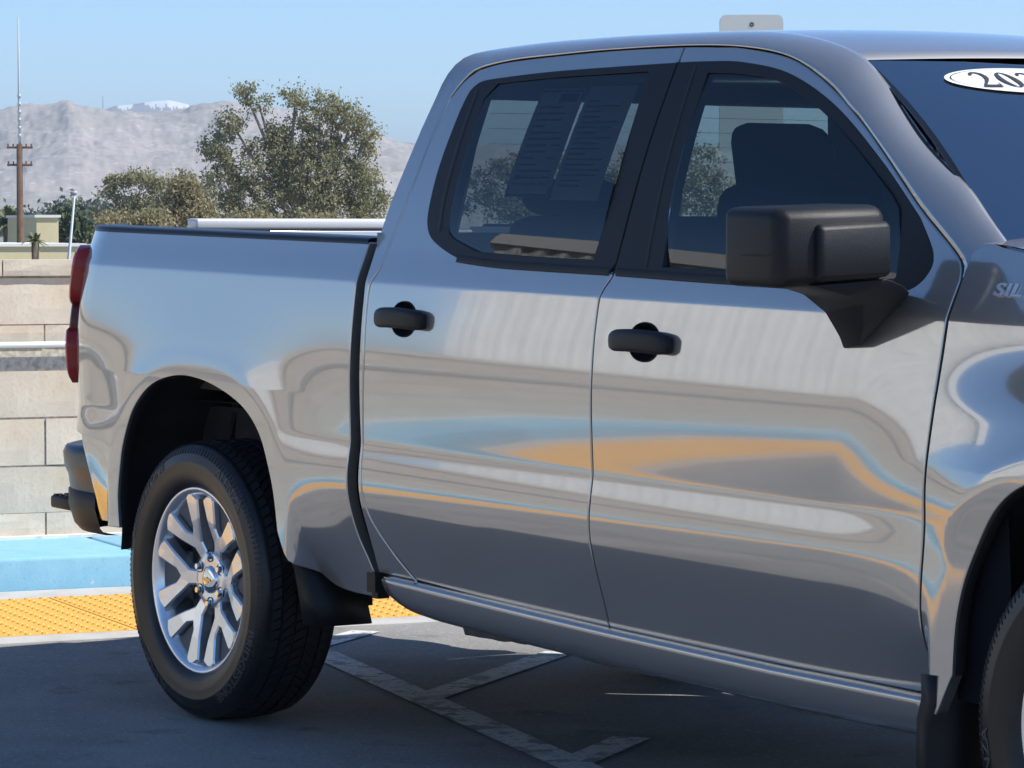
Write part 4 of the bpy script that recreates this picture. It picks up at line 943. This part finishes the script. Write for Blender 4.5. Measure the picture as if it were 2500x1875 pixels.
# ---- buildings behind the wall
M['stucco'] = mat('pale_yellow_stucco', (.66, .58, .36), .9, noise=(.8, (.60,.52,.32), .4, .7))
M['roof_edge'] = mat('white_roof_edge', (.75, .74, .70), .7)
def building(label, lat0, lat1, d, z1, depth, name='low_building'):
    b = empty(name, cw(lat0, d, LOW), YAW+.33); prop(b, label, 'building'); L = lat1-lat0; H = z1-LOW
    mb = MB(); mb.box((0, 0, 0), (L, depth, H)); mb.build('wall', M['stucco'], b)
    mb = MB(); mb.box((-.08, -.08, H), (L+.08, depth, H+.10)); mb.build('roof_edge', M['roof_edge'], b)
    mb = MB()
    for i in range(int(L/1.6)): mb.box((.5+i*1.6, -.015, H-1.9), (1.3+i*1.6, .02, H-1.0))
    mb.build('vent_panel', M['roof_edge'], b); return b
s = 112/PXM; building('low pale yellow building with white roof edge above the wall', (-260-1106)*s, (188-1106)*s, 112, 1.444+(492-533)*s, 9)
s = 128/PXM; building('taller pale yellow block rising behind the low building', (80-1106)*s, (128-1106)*s, 128, 1.444+(492-470)*s, 6, 'tall_block')

# ---- white pole sign beyond the cab roof
M['sign'] = mat('white_sign_face', (.78, .77, .72), .5); d = 75; s = d/PXM
sg = empty('pole_sign', cw((1621-1106)*s, d, LOW), YAW); prop(sg, 'white rounded pole sign showing just above the cab roof', 'sign')
hw = 68*s; zt = 1.444+(492-35)*s-LOW; zb_ = 1.444+(492-330)*s-LOW; rr_ = .14
o2 = []
for cx, cz, a0 in ((hw-rr_, zt-rr_, 0), (-hw+rr_, zt-rr_, 90), (-hw+rr_, zb_+rr_, 180), (hw-rr_, zb_+rr_, 270)):
    o2 += [(cx+rr_*math.cos(math.radians(a0+t)), cz+rr_*math.sin(math.radians(a0+t))) for t in range(0, 91, 15)]
n = len(o2); mesh('sign_face', [(x, -.12, z) for x, z in o2]+[(x, .12, z) for x, z in o2], [tuple(range(n)), tuple(range(2*n-1, n-1, -1))]+[(i, n+i, n+(i+1) % n, (i+1) % n) for i in range(n)], M['sign'], sg)
mb = MB(); mb.tube([(0, 0, -.2), (0, 0, zb_+.2)], .09, 12); mb.build('post', M['mast'], sg, True)
mb = MB(); zc = 1.444+(492-56)*s-LOW
for k in range(6):
    a = math.pi/6+k*math.pi/3; c, q = math.cos(a), math.sin(a); mb.add([(c*.015+q*.012, -.125, zc+q*.015-c*.012), (c*.055+q*.018, -.125, zc+q*.055-c*.018), (c*.055-q*.018, -.125, zc+q*.055+c*.018), (c*.015-q*.012, -.125, zc+q*.015+c*.012)], [(0, 1, 2, 3)])
mb.build('sign_mark', M['ink'], sg)

# ---- hills and far snow range
M['hill'] = mat('dry_rocky_hill', (.36, .32, .29), .95, noise=[(.012, (.30,.275,.235), .42, .62), (.20, (.58,.52,.48), .56, .66), (.10, (.24,.23,.19), .56, .66)])
M['snow_hill'] = mat('far_range_rock', (.20, .19, .19), .95, noise=(.002, (.26,.25,.25), .4, .6))
M['snow'] = mat('snow', (.85, .86, .88), .8)
def hills(name, label, d, depth, ridge, m, seed, rough, nx=620, ny=150, snow=None):
    s = d/PXM; xs_ = np.array([a for a, b in ridge], float); ys_ = np.array([b for a, b in ridge], float)
    X = np.concatenate([np.linspace(xs_[0], -150, 60, endpoint=False), np.linspace(-150, 1000, nx-140), np.linspace(1015, xs_[-1], 80)]); R_ = 1.444+(492-np.interp(X, xs_, ys_))*s
    nx = len(X); P = []; N = np.array([[mnoise.fractal(Vector((X[i]*s/190, (d-depth*(1-j/(ny-1)))/190, seed)), .75, 2.1, 6)+.5*abs(mnoise.noise(Vector((X[i]*s/420, (d-depth*(1-j/(ny-1)))/420, seed+9)))) for i in range(nx)] for j in range(ny)])
    for j in range(ny):
        t = j/(ny-1); f = math.sin(t*math.pi/2)**.85; env = math.sin(math.pi*min(t, .999))*1.0+.05; dd = d-depth*(1-t)
        P.append([cw((X[i]-1106)*dd/PXM, dd, LOW+(R_[i]-LOW)*f+N[j, i]*rough*env) for i in range(nx)])
    P.append([cw((X[i]-1106)*s*1.2, d*1.2, LOW) for i in range(nx)])
    o = grid(name, P, m, None, True); prop(o, label, 'hills', kind='structure')
    if snow:
        o.data.materials.append(M['snow'])
        for k, p in enumerate(o.data.polygons):
            j, i = divmod(k, nx-1)
            for x0, x1, dy in snow:
                if x0 < X[i] < x1 and j < ny-1:
                    yy = 492-(P[j][i].z-1.444)*PXM/(d-depth*(1-j/(ny-1))); top = np.interp(X[i], xs_, ys_)
                    u_ = (X[i]-x0)/(x1-x0); lim = dy*math.sin(math.pi*u_)**.7*(.75+.35*math.sin(X[i]*.31)+.30*math.sin(X[i]*.83+1))
                    if yy < top+lim+1: p.material_index = 1
    return o
hills('hills', 'dry rocky hills behind the trees', 3000, 1300, [(-1500,300),(-700,320),(-200,300),(0,280),(60,266),(110,257),(150,246),(180,250),(205,259),(270,261),(330,267),(385,259),(430,253),(480,251),(560,262),(640,275),(700,290),(820,316),(870,326),(1000,336),(1300,345),(1800,330),(2600,350),(3600,380)], M['hill'], 4, 13)
fr = hills('snow_range', 'faint blue mountain range with snow on its crest', 5200, 1300, [(-1500,300),(-600,290),(-60,275),(0,264),(40,256),(62,240),(82,238),(120,252),(200,254),(250,236),(290,232),(330,226),(365,224),(405,232),(440,246),(520,262),(700,300),(1200,330),(3600,350)], M['snow_hill'], 12, 6, 500, 40, [(314,408,13), (256,288,6)])
d = 2980; s = d/PXM; tw = empty('radio_tower', cw((225-1106)*s, d, 1.444+(492-262)*s)); prop(tw, 'faint thin radio tower standing on the hill ridge', 'tower')
mb = MB(); mb.tube([(0, 0, -6), (0, 0, 22)], [.8, .45], 6); mb.build('mast', M['mast'], tw)

# ---- air
HZ = bpy.data.materials.new('haze'); HZ.use_nodes = True; t = HZ.node_tree; t.nodes.clear(); o = t.nodes.new('ShaderNodeOutputMaterial'); pv = t.nodes.new('ShaderNodeVolumePrincipled')
pv.inputs['Color'].default_value = (.75, .88, 1.0, 1); pv.inputs['Density'].default_value = .00021; pv.inputs['Anisotropy'].default_value = .2
t.links.new(pv.outputs[0], o.inputs['Volume'])
mb = MB(); mb.box((-9500, -9500, LOW-1.5), (9500, 9500, 225)); hz = mb.build('haze', HZ); prop(hz, 'thin pale blue valley haze', 'haze', kind='stuff')
